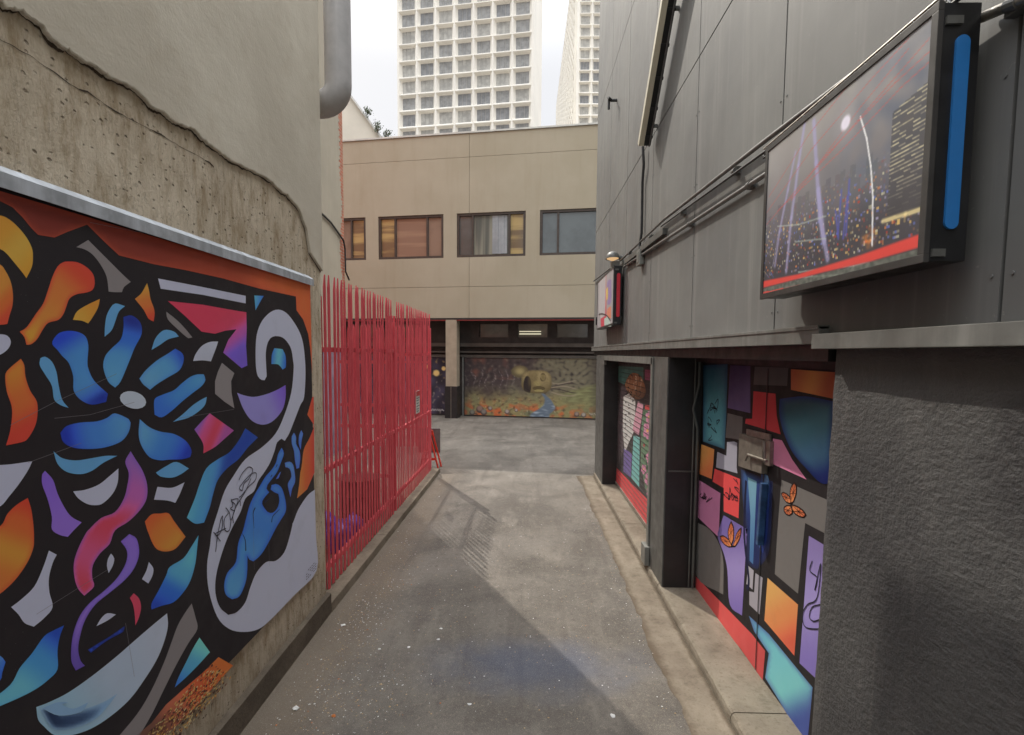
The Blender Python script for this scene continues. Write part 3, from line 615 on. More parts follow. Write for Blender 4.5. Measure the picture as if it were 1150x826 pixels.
def city_print(parent, XW):
    Y0, Y1, Z0_, Z1_ = 1.722, 2.828, 2.822, 3.578
    G = lambda t: Z(850,20,2.58,t)
    def uv(p): q = onx(p[0], p[1], XW); return ((Y1-q.y)/(Y1-Y0), (Z1_-q.z)/(Z1_-Z0_))
    def seg(t, w, glow, c, amp):
        P = [uv(p) for p in G(t)]; return [(P[i], P[i+1], w, glow, c, amp) for i in range(len(P)-1)]
    F_ = []
    LP = (138,134,168)
    for t, w in (('138,310 120,430 100,580 85,735', .006), ('165,300 172,420 182,580 205,700', .008), ('112,390 90,500 66,620 52,720', .003), ('178,500 194,650', .010)): F_ += seg(t, w, .016, LP, .7)
    F_ += seg('96,460 60,640 46,720', .002, .006, (120,118,140), .7)
    for t in ('235,630 245,500', '250,640 262,520', '228,560 236,640', '258,630 268,470'): F_ += seg(t, .003, .008, (74,78,150), .7)
    F_ += seg('300,288 318,350 330,430 336,520 334,660', .0028, .004, (196,196,196), .9)
    for t in ('25,570 160,380 330,180 440,60', '28,600 200,400 400,190 520,80', '60,560 250,380 420,200 518,112', '100,530 300,260 440,90', '170,440 360,220 500,60', '35,520 150,340 300,150'): F_ += seg(t, .0012, .003, (168,76,74), .6)
    for t in ('120,738 200,726 280,720 340,700', '60,762 160,750 260,745 330,738', '60,605 120,600 200,575', '110,650 200,640'): F_ += seg(t, .002, .004, (150,160,150), .6)
    F_ += seg('365,590 430,570 482,553', .005, .008, (196,180,130), .8)
    ra = [uv(p) for p in G('18,765 120,745 300,690 475,628')]; rb_ = [uv(p) for p in G('18,782 200,735 330,705 478,662')]
    def line_v(P, u):
        for i in range(len(P)-1):
            if u <= P[i+1][0] or i == len(P)-2: t = (u-P[i][0])/(P[i+1][0]-P[i][0]+1e-6); return P[i][1]+(P[i+1][1]-P[i][1])*t
    moon = uv(G('257,305')[0]); bl = uv(G('395,470')[0]); glow2 = uv(G('325,640')[0])
    def cell(i, j, k=0): return (math.sin(i*127.1+j*311.7+k*74.7)*43758.5453) % 1
    NX, NZ = 250, 168; g = MB(); g.c = []; vs = []
    skyl = [(.42+.16*cell(i, 5)) for i in range(60)]
    def mx3(a, b, t): t = max(0, min(1, t)); return tuple(a[k]*(1-t)+b[k]*t for k in range(3))
    def ss(a, b, x): t = max(0, min(1, (x-a)/(b-a))); return t*t*(3-2*t)
    for j in range(NZ+1):
        v = j/NZ
        for i in range(NX+1):
            u = i/NX; n1 = noise.noise((u*4, v*3, 0)); n2 = noise.noise((u*12, v*9, 4)); n3 = noise.noise((u*50, v*40, 2))
            c = mx3((128,125,122), (92,90,94), ss(0, .7, v+.12*n1)); c = mx3(c, (84,90,102), ss(.35,.9,u)*ss(.6,.1,abs(v-.3))*(.5+n2)*.8)
            c = mx3(c, (146,142,140), max(0, n1*.6+.1*n2)*ss(.6,.1,v))
            # hazy skyline
            sk = skyl[int(u*34) % 60]+.03*n2
            if v > sk: c = mx3(c, (62+18*cell(int(u*34), 2),62+12*cell(int(u*34), 3),74), .30)
            c = mx3(c, (52,50,54), ss(.55,.85,v)*.75)
            # tall building of lit bands at the near end
            if u > bl[0]-.02 and .30-.25*(u-bl[0]) < v < .80:
                ci, cj = int(u*70), int(v*56)
                lit = .35+.65*cell(ci, cj, 1)
                c = mx3(c, (62,60,60), .6)
                if (v*56) % 1 > .42 and cell(ci//2, cj, 7) > .3: c = mx3(c, (186,178,146), lit*ss(.82,.5,v)*.85)
            elif .44 < v < .90:
                ci, cj = int(u*120), int(v*84); h = cell(ci, cj)
                if h > .80: c = mx3(c, [(196,164,96),(180,112,66),(140,134,158),(90,104,170),(172,168,140),(150,60,50)][int(cell(ci, cj, 3)*6) % 6], (h-.80)*4.5*ss(.44,.6,v))
            d = math.hypot((u-glow2[0]), (v-glow2[1])*.7); c = mx3(c, (206,120,56), max(0, 1-d/.05)*(.45+n3))
            for (p, q, w, gl, k, am) in F_:
                ax, ay = p; bx_, by_ = q; dx, dy = bx_-ax, (by_-ay)*.68; px_, py_ = u-ax, (v-ay)*.68
                if min(ax,bx_)-.05 > u or max(ax,bx_)+.05 < u: continue
                t = max(0, min(1, (px_*dx+py_*dy)/(dx*dx+dy*dy+1e-9))); d = math.hypot(px_-dx*t, py_-dy*t)
                f = 1 if d < w else max(0, 1-(d-w)/gl)**2*.8
                if f > 0: c = mx3(c, k, f*am)
            d = math.hypot(u-moon[0], (v-moon[1])*.75)/.030; c = mx3(c, (206,202,214), ss(1.2,.6,d)); c = mx3(c, (150,146,152), max(0, 1-d/3)*.3)
            va, vb = line_v(ra, u), line_v(rb_, u)
            if va-.01 < v < vb+.008: c = mx3(c, (180,62,56), ss(va-.01,va+.004,v)*ss(vb+.008,vb-.004,v))
            elif v > vb: c = mx3(c, mx3((70,76,66), (108,112,100), .5+n3), .7)
            if v > vb+.012 and abs(v-(vb+.045+.03*u)) < .012 and u < .5: c = mx3(c, (190,60,54), .8)
            vs.append((XW, Y1+(Y0-Y1)*u, Z1_+(Z0_-Z1_)*v)); g.c.append(tuple(max(.004, q*1.6) for q in lin(tuple(max(0, min(255, k)) for k in c))))
    g.add(vs, [(j*(NX+1)+i, (j+1)*(NX+1)+i, (j+1)*(NX+1)+i+1, j*(NX+1)+i+1) for j in range(NZ) for i in range(NX)])
    return g.build('printed_picture', M['print_'], parent)

add_edge_dirt(M['gutter'])
# ================================================================== SETTING
struct(MB().quad((-400,-400,0), (400,-400,0), (400,400,0), (-400,400,0)).build('ground', M['asphalt']))
# concrete gutter with a ragged worn edge on the asphalt side
def ragged(y): return 1.10+.05*noise.noise((y*1.3, 3, 0))+.035*noise.noise((y*5, 9, 0))+.02*noise.noise((y*19, 1, 0))-.05*max(0, (y-9.2))
g = MB(); n = 260
for i in range(n):
    a = -6+i*(10.35+6)/n; b = -6+(i+1)*(10.35+6)/n
    g.quad((ragged(a), a, .004), (1.405, a, .012), (1.405, b, .012), (ragged(b), b, .004))
struct(g.build('gutter', M['gutter']))
# step slab along the doors
g = MB(); ys = [-6, -3, -.5, 2.0, 3.35, 5.3, 7.2, 9.3, 10.35]
for a, b in zip(ys, ys[1:]):
    n = max(4, int((b-a)/.06)); rows = []
    for i in range(n+1):
        y = a+.005+(b-a-.010)*i/n; e = .010*noise.noise((0,y*3,0))+.010*noise.noise((4,y*13,0)); ch = max(0, noise.noise((8,y*5,0))-.25)*.05; h = .08+.003*noise.noise((2,y*2,0)); ch *= min(1, min(y-a, b-y)/.15)
        rows.append([(1.408+e*.4,y,-.03), (1.412+e*.6,y,.045-ch), (1.420+e+ch,y,h-.010-ch*.4), (1.436+e+ch*1.6,y,h), (1.6,y,h), (2.3,y,h)])
    m = 6; g.add([p for r in rows for p in r], [(i*m+j, i*m+j+1, (i+1)*m+j+1, (i+1)*m+j) for i in range(n) for j in range(m-1)])
    for r, o_ in ((rows[0], 1), (rows[-1], -1)): g.add(r+[(2.3, r[0][1], -.03)], [tuple(range(7))[::o_]])
struct(g.build('pavement', M['slab']))

# grit
class Grit: pass
g = MB(); rnd = random.Random(11)
def chip(x, y, s, mi):
    a = rnd.uniform(0, 6.28); ca, sa = math.cos(a), math.sin(a); k = rnd.uniform(.5, 1)
    pts = [(-s,-s*k), (s,-s*k*.7), (s*.8,s*k), (-s*.7,s*k*.8)]
    z = .003; vs = [(x+p*ca-q*sa, y+p*sa+q*ca, z) for p, q in pts]+[(x, y, z+s*rnd.uniform(.3,.8))]
    g.add(vs, [(0,1,4),(1,2,4),(2,3,4),(3,0,4),(3,2,1,0)], mi)
cl = [(-1.55,5.6,.16,.9,420), (-1.5,4.4,.16,.5,300), (-1.35,3.4,.22,.3,260), (-1.05,3.55,.25,.25,120), (-1.1,5.4,.4,.8,160), (-1.6,7.2,.1,1.2,120), (.45,6.6,.35,.5,60), (.55,5.0,.5,.6,60), (.3,4.2,.6,.4,60), (1.05,5.2,.06,2.2,160), (-.3,4.2,.8,1.0,140), (0,7,1.0,2.2,60)]
for cx, cy, sx, sy, k in cl:
    for i in range(int(k*1.7)):
        x = rnd.gauss(cx, sx); y = rnd.gauss(cy, sy)
        if -1.76 < x < 1.3 and 2.4 < y < 11: chip(x, y, rnd.choice([.002,.002,.0025,.003,.003,.004,.006])*rnd.uniform(.7,1.2)*(1.5 if rnd.random() < .06 else 1), rnd.choice([0,0,1,1,1]) if rnd.random() < .96 else 2)
_tag(g.build('grit', [M['paper'], M['husk'], M['rust']]), kind='stuff')

def scrap(px, py, s, mat, label):
    p = onz(px, py); v = []; n = 7; rr = random.Random(int(px*7+py))
    for i in range(n):
        a = i*2*math.pi/n; q = s*rr.uniform(.6, 1.1); v.append((p.x+q*math.cos(a), p.y+q*math.sin(a)*.8, .004+rr.uniform(0, s*.4)))
    m_ = MB().add(v+[(p.x, p.y, .006+s*.35)], [(i, (i+1) % n, n) for i in range(n)])
    m_.add([(a, b, c-.0015) for a, b, c in v], [tuple(range(n))[::-1]])
    _tag(m_.build('litter_scrap', mat, loc=(p.x, p.y, 0)), label, 'litter', 'scraps of litter on the asphalt')
scrap(385,703,.028,M['paper'],'large white paper scrap on asphalt near the left wall plinth')
scrap(495,707,.022,M['paper'],'white paper scrap farther up the alley, beside a twin scrap')
scrap(492,719,.020,M['paper'],'white paper scrap just nearer than its twin in mid alley')
scrap(332,797,.030,M['paper'],'bright white scrap among grit at the lower left of the alley')
scrap(527,792,.018,M['paper'],'small white scrap on the dark asphalt below the blue patch')
scrap(375,805,.020,M['rust'],'orange scrap on asphalt, nearest to the camera on the left')
scrap(459,728,.017,M['paper'],'greyish scrap on asphalt left of the blue patch')
scrap(688,805,.024,M['paper'],'white scrap on asphalt at the right, nearest to the gutter')
scrap(426,730,.014,M['paper'],'tiny white scrap between the left plinth and the alley centre')

# ================================================================== LEFT BUILDING
XL = -1.885
lb = thing('concrete_building', 'weathered concrete building on the left with rough board-marked band under smooth render', 'building', (-5,-3.6,0))
g = MB().box((XL,-4.5,0), (-9,4.70,6.05)); g.build('wall', M['concrete'], lb)
ct = Z(0,0,3.591,'-60,-50 0,0 40,40 80,45 130,65 170,100 220,165 280,210 350,255 400,270 450,310 520,345 590,395 620,430 660,455 700,490 760,510 795,530')+Z(0,0,2.875,'660,455 700,480 750,520 800,545 870,580 930,630')+Z(0,180,3.178,'1030,120 1075,180 1100,250 1112,330')
pl = [onx(x, y, -1.855) for x, y in ct]
out = []
for a, b in zip(pl, pl[1:]):
    for j in range(9):
        q = a.lerp(b, j/9); out.append((q.y, q.z+.012*noise.noise((q.y*11, q.z*9, 0))+.010*noise.noise((q.y*37, 0, 2))+.006*noise.noise((q.y*95, 0, 6))))
out.append((pl[-1].y, pl[-1].z)); out.append((4.703, pl[-1].z-.12))
yz = [(-4.5, 3.72)]+[(-4.5+i*(out[0][0]+4.5)/40, 3.72+.04*noise.noise((i*.8,0,0))) for i in range(1, 40)]+out
# rounded thick lip: strip quads, front face slightly proud
m_ = MB(); ft = []; bt = []; mid = []
for y, z in yz: ft.append((-1.862, y, z+.008)); mid.append((-1.865, y, z+.001)); bt.append((XL+.001, y, z))
tp = [(-1.862, y, 6.05) for y, z in yz]; k = len(yz)
m_.add(bt+mid+ft+tp, [(i, i+1, k+i+1, k+i) for i in range(k-1)]+[(k+i, k+i+1, 2*k+i+1, 2*k+i) for i in range(k-1)]+[(2*k+i, 2*k+i+1, 3*k+i+1, 3*k+i) for i in range(k-1)])
m_.add([(-1.862,4.703,yz[-1][1]+.008), (XL-.2,4.703,yz[-1][1]+.022), (XL-.2,4.703,6.05), (-1.862,4.703,6.05)], [(0,1,2,3)])
m_.build('render_coat', M['render'], lb)
g = MB()
for (y0_, z0_), (y1_, z1_) in zip(yz, yz[1:]):
    w0 = .009+.018*noise.noise((y0_*9, 1, 0)); w1 = .009+.018*noise.noise((y1_*9, 1, 0))
    g.quad((XL+.003,y0_,z0_-w0), (XL+.003,y1_,z1_-w1), (XL+.003,y1_,z1_+.01), (XL+.003,y0_,z0_+.01))
g.build('joint_gap', M['crack'], lb)
ck = [onx(x, y, XL) for x, y in Z(0,0,3.591,'-90,110 0,160 60,190 130,235 200,280 280,340 370,385 450,440 520,480 600,520 650,545 720,590 826,645 870,680')]
m_ = MB()
pp_ = []
for a, b in zip(ck, ck[1:]):
    for j in range(5): q = a.lerp(b, j/5); q.z += .008*noise.noise((q.y*20, 0, 5)); pp_.append(q)
for a, b in zip(pp_, pp_[1:]):
    w1 = .0008+.007*abs(noise.noise((a.y*7,0,0))); m_.quad((XL+.002,a.y,a.z-w1), (XL+.002,b.y,b.z-w1), (XL+.002,b.y,b.z+w1), (XL+.002,a.y,a.z+w1))
m_.build('crack', M['crack'], lb)
m_ = MB(); n = 60
for i in range(n):
    a = -4.5+i*9.22/n; b = a+9.22/n; h1 = .20+.01*noise.noise((a*2,0,0)); h2 = .20+.01*noise.noise((b*2,0,0))
    m_.quad((-1.842,a,-.02), (-1.842,b,-.02), (-1.846,b,h2-.015), (-1.846,a,h1-.015)); m_.quad((-1.846,a,h1-.015), (-1.846,b,h2-.015), (XL+.001,b,h2), (XL+.001,a,h1))
m_.add([(-1.842,4.72,-.02), (XL-.1,4.72,-.02), (XL-.1,4.72,.2), (-1.846,4.72,.185)], [(0,1,2,3)])
m_.build('plinth', M['plinth'], lb)

# mural panel with its metal flashing
mp = thing('mural_panel', 'large painted panel with blue flower, grey ribbon and blue hand on the left wall', 'mural', (-1.87,1.8,.53))
bx((-1.8612,-.9,.53), (-1.8845,4.41,3.085)).build('backing_panel', M['black'], mp)
left_mural(mp)
m_ = MB().prism([(-1.884,-.92,3.150), (-1.842,-.92,3.118), (-1.842,-.92,3.066), (-1.838,-.92,3.066), (-1.838,-.92,3.121), (-1.884,-.92,3.155)], (0,5.36,0))
m_.build('flashing', M['galv'], mp)
# downpipe
dp = []
for z in (6.3,6,5.6,5.2,5.0): dp.append((-1.785,4.96,z))
for i in range(1, 9): a = i*math.pi/2/8; dp.append((-1.785-.17*(1-math.cos(a)), 4.96, 5.0-.17*math.sin(a)-.0))
dp.append((-2.05,4.96,4.83))
m_ = MB().tube(dp, .122, 28)
d_ = m_.build('ventilation_duct', M['duct'], smooth=True, loc=(-1.785,4.96,4.7))
_tag(d_, 'fat grey round duct with an elbow coming down past the left building corner', 'duct')
m_ = MB().tube([(-1.785,4.96,6.0),(-1.785,4.96,6.05)], .130, 28)
m_.build('collar', M['duct'], d_)

# ================================================================== BUILDING BEHIND THE GATE
bb = thing('brick_building', 'tall rendered building behind the red gate with bare brick showing at its corner', 'building', (-9,9,0))
bx((-4.665,4.75,0), (-14,13.2,14.7)).build('wall', M['brick'], bb)
m_ = MB(); n = 260
zs = [14.7*i/n for i in range(n+1)]
def je(z):
    k = math.floor(z/.075); random.seed(k); r_ = random.random()
    return 13.2-.15-.22*max(0, noise.noise((z*.9, 2, 0))+.35)-.06*(k % 2)-.05*r_
for z0, z1 in zip(zs, zs[1:]):
    if z0 < 2.55: continue
    e = je(z0); m_.box((-4.665, 4.75, z0), (-4.64, e, z1))
m_.build('render_coat', M['oldrender'], bb)
bx((-4.664, 4.75, 0), (-4.642, 13.0, 2.55)).build('painted_dado', M['lilac'], bb)
cb = [onx(x, y, -4.61) for x, y in Z(345,60,3.18,'45,568 60,580 85,605 110,640 130,670 135,700 137,780 150,810')]
_tag(MB().tube(cb, .022, 8).build('hanging_cable', M['cable'], loc=cb[0]), 'thin black cable drooping across the rendered wall behind the gate', 'cable')

# ================================================================== FAR OFFICE BUILDING
T = -.149; TA = math.atan(T); ux = Vector((math.cos(TA), math.sin(TA), 0)); nf = Vector((ux.y, -ux.x, 0))  # nf faces the camera
if nf.y > 0: nf = -nf
def fp(X, z, d=0): return Vector((X, 18.95+T*X, z))-nf*d      # d = metres behind the facade
ob = thing('office_building', 'beige two-storey building across the end of the alley with a row of dark windows', 'building', (0,18.95,0))
XA, XB = -20., 14.
wins = [(-5.67+3.07*i, -3.11+3.07*i) for i in range(-4, 6)]
m_ = MB()
def slabf(x0, x1, z0, z1, d0=0, d1=.35, mb=None, mi=0):
    (mb or m_).hexa([fp(x0,z0,d0), fp(x1,z0,d0), fp(x1,z0,d1), fp(x0,z0,d1), fp(x0,z1,d0), fp(x1,z1,d0), fp(x1,z1,d1), fp(x0,z1,d1)], mi)
zz = [3.8, 4.96, 6.04, 7.65, 9.66, 10.5]; G = .006
vx = [XA, -17.5, -12.4, -7.2, -2.13, 3.05, 8.2, XB]
# bands (a narrow joint is left open between panels; the core behind closes it)
for a, b in zip(vx, vx[1:]):
    for z0, z1 in ((3.8,4.96), (9.66,10.5)): slabf(a+G, b-G, z0+G, z1-G)
    for z0, z1 in ((4.96,6.04), (7.65,9.66)): slabf(a+G, b-G, z0+(G if z0 == 4.96 else 0), z1-(G if z1 == 9.66 else 0))
edges = sorted([XA]+[e for w in wins for e in w]+[XB])
for a, b in zip(edges[0::2], edges[1::2]):
    cuts = [a]+[v for v in vx if a+.05 < v < b-.05]+[b]
    for p, q in zip(cuts, cuts[1:]): slabf(p+(G if p != a else 0), q-(G if q != b else 0), 6.04, 7.65)
m_.build('wall', M['facade'], ob)
m_ = MB(); slabf(XA, XB, 3.85, 5.98, .36, 9); slabf(XA, XB, 7.72, 10.4, .36, 9); slabf(XA, XB, 5.9, 7.8, .55, 9); m_.build('core', M['dark'], ob)
m_ = MB(); slabf(XA, XB, 10.502, 10.56, -.04, .45); m_.build('coping', M['tiletrim'], ob)
m_ = MB(); slabf(XA, XB, 3.74, 3.797, -.005, .9); m_.build('soffit', M['dark'], ob)
m_ = MB(); slabf(XA, XB, 3.70, 3.737, .01, .06); m_.build('edge_strip', M['redtrim'], ob)
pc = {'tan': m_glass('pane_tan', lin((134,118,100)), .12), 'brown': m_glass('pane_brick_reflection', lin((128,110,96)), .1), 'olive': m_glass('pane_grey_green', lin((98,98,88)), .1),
      'slate': m_glass('pane_slate', lin((82,90,90)), .1), 'pale': m_glass('pane_pale_curtain', lin((150,154,158)), .2), 'gold': m_painted_reflect('pane_gold_reflection', lin((116,96,72)), lin((180,156,104)), (.3,.3,2.4)), 'brick_bands': m_painted_reflect('pane_brick_band_reflection', lin((134,108,92)), lin((150,124,104)), (.2,.2,3.2)), 'stripe': m_painted_reflect('pane_pillar_reflection', lin((86,88,84)), lin((140,138,124)), (2.2,2.2,.1))}  # brick, pillar and gold reflections are painted as pane colours
def window(x0, x1, z0, z1, divs, cols, extra=None):
    g = MB(); w = .09
    slabf(x0, x1, z0, z0+w, .03, .14, g); slabf(x0, x1, z1-w, z1, .03, .14, g)
    slabf(x0, x0+w, z0+w, z1-w, .03, .14, g); slabf(x1-w, x1, z0+w, z1-w, .03, .14, g)
    for d in divs: slabf(d-.035, d+.035, z0+w, z1-w, .035, .14, g)
    fr = g.build('window', M['winframe'], ob)
    e = [x0+w]+[q for d in divs for q in (d-.035, d+.035)]+[x1-w]
    for (a, b), c in zip(zip(e[0::2], e[1::2]), cols):
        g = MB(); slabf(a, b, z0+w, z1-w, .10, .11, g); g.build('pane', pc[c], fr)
    return fr
for i, (a, b) in enumerate(wins):
    k = i-4
    if k == 0: f = window(a, b, 6.04, 7.65, [a+.66, b-.64], ['gold','brick_bands','brown'])
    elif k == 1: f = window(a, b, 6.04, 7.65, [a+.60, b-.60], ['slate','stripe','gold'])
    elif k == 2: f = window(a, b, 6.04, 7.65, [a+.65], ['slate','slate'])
    elif k == -1: f = window(a, b, 6.04, 7.65, [a+.66, b-.60], ['brick_bands','brown','gold'])
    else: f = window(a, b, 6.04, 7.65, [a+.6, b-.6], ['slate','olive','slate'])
    if k == 1:   # pale curtain drawn inside at the right of the middle pane
        g = MB()
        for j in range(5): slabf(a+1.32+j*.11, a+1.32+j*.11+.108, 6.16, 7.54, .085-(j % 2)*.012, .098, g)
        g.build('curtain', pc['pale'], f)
# ground floor: recessed wall with clerestory windows, beams and painted garage doors
DR = .82
m_ = MB()
def sl(x0, x1, z0, z1, d0, d1): slabf(x0, x1, z0, z1, d0, d1)
cw = [(-1.93,-.81), (-.43,.70), (1.06,2.2), (2.6,3.7), (4.1,5.2), (-5.5,-4.4), (-7.2,-6.1)]
xs = sorted([XA]+[e for w in cw for e in w]+[XB])
for a, b in zip(xs[0::2], xs[1::2]): sl(a, b, 3.11, 3.62, DR, 9)
sl(XA, XB, 3.62, 3.739, DR, 9); sl(XA, XB, 2.88, 3.11, DR, 9); sl(XA, XB, 0, 2.88, DR+.12, 9)
m_.build('recessed_wall', M['dark'], ob)
m_ = MB()
sl(XA, XB, 2.74, 2.88, DR-.10, DR+.12); sl(XA, XB, 2.50, 2.56, DR-.06, DR+.12); sl(XA, XB, 2.34, 2.42, DR-.04, DR+.12)
m_.build('beam', M['beam'], ob)
gl = m_glass('clerestory_glass', lin((84,82,78)), .15); glit = m_glass('clerestory_glass_lit', lin((112,110,100)), .2)  # lit pane is a paler copy, room light put into its colour
em = emis('fluorescent_tube', (1,.93,.66), .8)
for i, (a, b) in enumerate(cw):
    g = MB(); slabf(a, b, 3.11, 3.62, DR+.1, DR+.12, g); w_ = g.build('clerestory_window', glit if i == 1 else gl, ob)
    if i == 1:
        g = MB(); slabf(a+.05, b-.25, 3.22, 3.26, DR+.07, DR+.095, g); slabf(a+.05, b-.25, 3.32, 3.35, DR+.07, DR+.095, g); g.build('fluorescent_tube', em, w_)
for X in (-2.83,):
    g = MB(); slabf(X-.20, X+.22, 1.22, 3.739, .0, .42, g); p_ = g.build('pillar', M['pillar_beige'], ob)
    g = MB(); slabf(X-.23, X+.25, 0, 1.22, -.03, .45, g); g.build('guard', M['black'], p_)
    g = MB(); slabf(X+.0, X+.02, .02, 1.2, -.034, -.031, g); g.build('guard_seam', M['steel'], p_)
g = MB(); slabf(7.6, 8.0, 0, 3.739, .0, .42, g); g.build('pillar', M['pillar_beige'], ob)
g = MB(); slabf(-9.2, -8.8, 0, 3.739, .0, .42, g); g.build('pillar', M['pillar_beige'], ob)

def garage(x0, x1, fn, label):
    NX, NZ = 230, 104; g = MB(); g.c = []; vs = []
    for j in range(NZ+1):
        for i in range(NX+1):
            u = i/NX; v = j/NZ; vs.append(fp(x0+(x1-x0)*u, .05+2.27*(1-v), DR-.001-.0)); c = fn(u, v); g.c.append(tuple(max(.004, q*1.65) for q in lin(tuple(max(0, min(255, k)) for k in c))))
    g.add(vs, [(j*(NX+1)+i, j*(NX+1)+i+1, (j+1)*(NX+1)+i+1, (j+1)*(NX+1)+i) for j in range(NZ) for i in range(NX)])
    g2 = MB(); slabf(x0-.06, x1+.06, .0, 2.335, DR+.002, DR+.11, g2); d = g2.build('garage_door', M['black'], ob); d['label'] = label
    g.build('painting', M['farmural'], d)
    g3 = MB(); slabf(x0-.09, x0-.03, 0, 2.335, DR-.04, DR, g3); slabf(x0-.09, x1+.06, 2.322, 2.336, DR-.045, DR, g3); g3.build('door_frame', M['trim'], d)
def mixc(a, b, t): t = max(0, min(1, t)); return tuple(a[k]*(1-t)+b[k]*t for k in range(3))
def sstep(a, b, x): t = max(0, min(1, (x-a)/(b-a))); return t*t*(3-2*t)
def land(u, v):
    x = u*2.2; n1 = noise.noise((x*4, v*5, 0)); n2 = noise.noise((x*16, v*20, 3)); n3 = noise.noise((x*40, v*40, 7)); n4 = noise.noise((x*8, v*10, 11)); n5 = noise.noise((x*9+v*6, v*34, 5))
    c = mixc((62,54,54), (100,95,78), sstep(.25,.75, u+.25*n1+(v-.3)*.3))
    c = mixc(c, (106,70,60), max(0, n4)*1.1*(v < .38)*sstep(.75,.05,u))
    c = mixc(c, (116,112,96), max(0, n2*1.0-.2)); c = mixc(c, (48,43,43), max(0, -n2*1.1-.05))
    tr = max(0, 1-abs(((x*9+n1*.8) % 1)-.5)*6)*(u < .42)*sstep(.62,.4,v)*sstep(.12,.3,v); c = mixc(c, (134,126,124), tr*(.35+n3))
    m = sstep(.50, .80, v+.14*n1+.10*abs(u-.45)); low = sstep(.62,.95,v)
    md = mixc((122,114,78), (168,88,54), sstep(-.1, .25, n4+.30*(v-.72))*low); md = mixc(md, (88,94,76), max(0, n1*1.3)); md = mixc(md, (132,126,84), max(0, n5*1.4-.1)); md = mixc(md, (172,162,146), max(0, n3*1.3-.45)); md = mixc(md, (58,48,42), max(0, -n2*1.2-.15))
    c = mixc(c, md, m)
    hill = sstep(-.03, .05, v-(.60-.62*(u-.70)+.03*n1))*sstep(.68,.80,u); c = mixc(c, mixc((122,124,86), (96,94,66), .5+n5), hill*(1-low*.75))
    for q in range(5):
        yy = .40+q*.05+.030*math.sin(u*20+q*1.2)+.015*n1
        if .64 < u < .87: c = mixc(c, (52,44,44) if q % 2 else (134,122,104), max(0, 1-abs(v-yy)/.014)*sstep(.64,.68,u)*sstep(.87,.82,u))
    cx = .595+.05*math.sin((v-.60)*9)*(v < .95)-.02*sstep(.85,1,v); hw = .010+.06*sstep(.62,1.0,v)+.006*n4
    if v > .57: c = mixc(c, mixc((86,98,110), (142,154,164), max(0, n5*1.4-.1)), sstep(hw+.012, hw-.004, abs(u-cx))*sstep(.57,.63,v))
    for (a, b, r_, k) in ((.12,.90,.030,(122,100,90)), (.15,.95,.025,(116,110,104)), (.20,.88,.018,(136,128,120)), (.33,.93,.02,(146,136,128)), (.85,.94,.02,(128,112,102)), (.06,.96,.022,(112,112,102)), (.40,.90,.014,(150,140,130)), (.90,.95,.02,(140,134,124))):
        d = math.hypot(u-a, (v-b)*.46)/r_; c = mixc(c, mixc(k, (52,42,40), sstep(.3,1,d+(v-b)*8)*.7), sstep(1.05,.9,d))
    d = math.hypot((u-.425)/.062, (v-.235)/.10)
    sp_ = .16*abs(noise.noise((math.atan2(v-.235, u-.425)*7, 0, 9))); c = mixc(c, mixc((144,132,92), (86,78,58), sstep(.1,1,d+1.5*(v-.235))), sstep(1.10+sp_,.95+sp_,d))
    # great fallen head: rounded block with a hollow cheek, ring eye, blunt nose and shadowed mouth
    du = (u-.550)/.112; dv = (v-.405)/.195; d = (abs(du)**3+abs(dv)**3)**(1/3)
    if d < 1.06:
        k = mixc((138,124,88), (96,84,58), sstep(-.3,1.0,dv*.7+abs(du)*.35+.12*n2))
        k = mixc(k, (148,136,94), sstep(.55,.1, math.hypot((u-.535)/.05, (v-.285)/.05))*.7)
        k = mixc(k, (42,36,36), sstep(1.08,.90, math.hypot((u-.482)/.030, (v-.47)/.165)))
        e = math.hypot((u-.598)/.020, (v-.325)/.062); k = mixc(k, (84,72,50), sstep(1.3,1.0,e)*sstep(.55,.9,e)*(.65+n2)); k = mixc(k, (112,100,66), sstep(.8,.5,e))
        k = mixc(k, (92,80,54), sstep(.05,.02,abs(u-.522))*sstep(.2,.05,abs(v-.36))*.6)
        k = mixc(k, (144,132,86), sstep(1.3,.3, math.hypot((u-.556)/.034, (v-.430)/.055))*.7)
        k = mixc(k, (78,68,46), sstep(1.05,.85, math.hypot((u-.568)/.050, (v-.515)/.040))); k = mixc(k, (134,124,80), sstep(1.0,.8, math.hypot((u-.570)/.040, (v-.555)/.022)))
        c = mixc(c, mixc(k, (74,66,46), max(0, n3)*.35+sstep(.8,1.02,d)*.4), sstep(1.05,.97,d))
    c = mixc(c, (44,38,40), sstep(.16,0,min(u,1-u)*1.4+v*.05)*.5)
    if .94 < u < .99 and abs(v-(.93-.014*math.sin(u*420))) < .008: c = (150,144,136)
    return tuple(q*.96+4 for q in c)
garage(-2.52, 4.9 if False else 2.62, land, 'garage door painted with a mossy stone head beside a stream')
def dusk(u, v):
    x = u*2; n1 = noise.noise((x*5, v*5, 20)); n2 = noise.noise((x*20, v*18, 3))
    c = mixc((42,38,44), (70,66,84), .5+n1); c = mixc(c, (150,130,84), max(0, n2*1.3-.35)); c = mixc(c, (120,120,140), max(0, n2*1.5-.5)*(v > .4))
    for (a, b, r_) in ((.91,.28,.03), (.82,.17,.025), (.97,.2,.02)):
        d = math.hypot(u-a, (v-b)*.46)/r_; c = mixc(c, (196,170,110), sstep(1.1,.6,d))
    if .86 < u < .97 and abs(v-(.93-.012*math.sin(u*330))) < .009: c = (150,148,150)
    return c
garage(-8.2, -3.22, dusk, 'dark painted garage door left of the beige pillar')
garage(2.9, 7.4, lambda u, v: dusk(u*.6, v), 'dark painted garage door right of the stone head door')

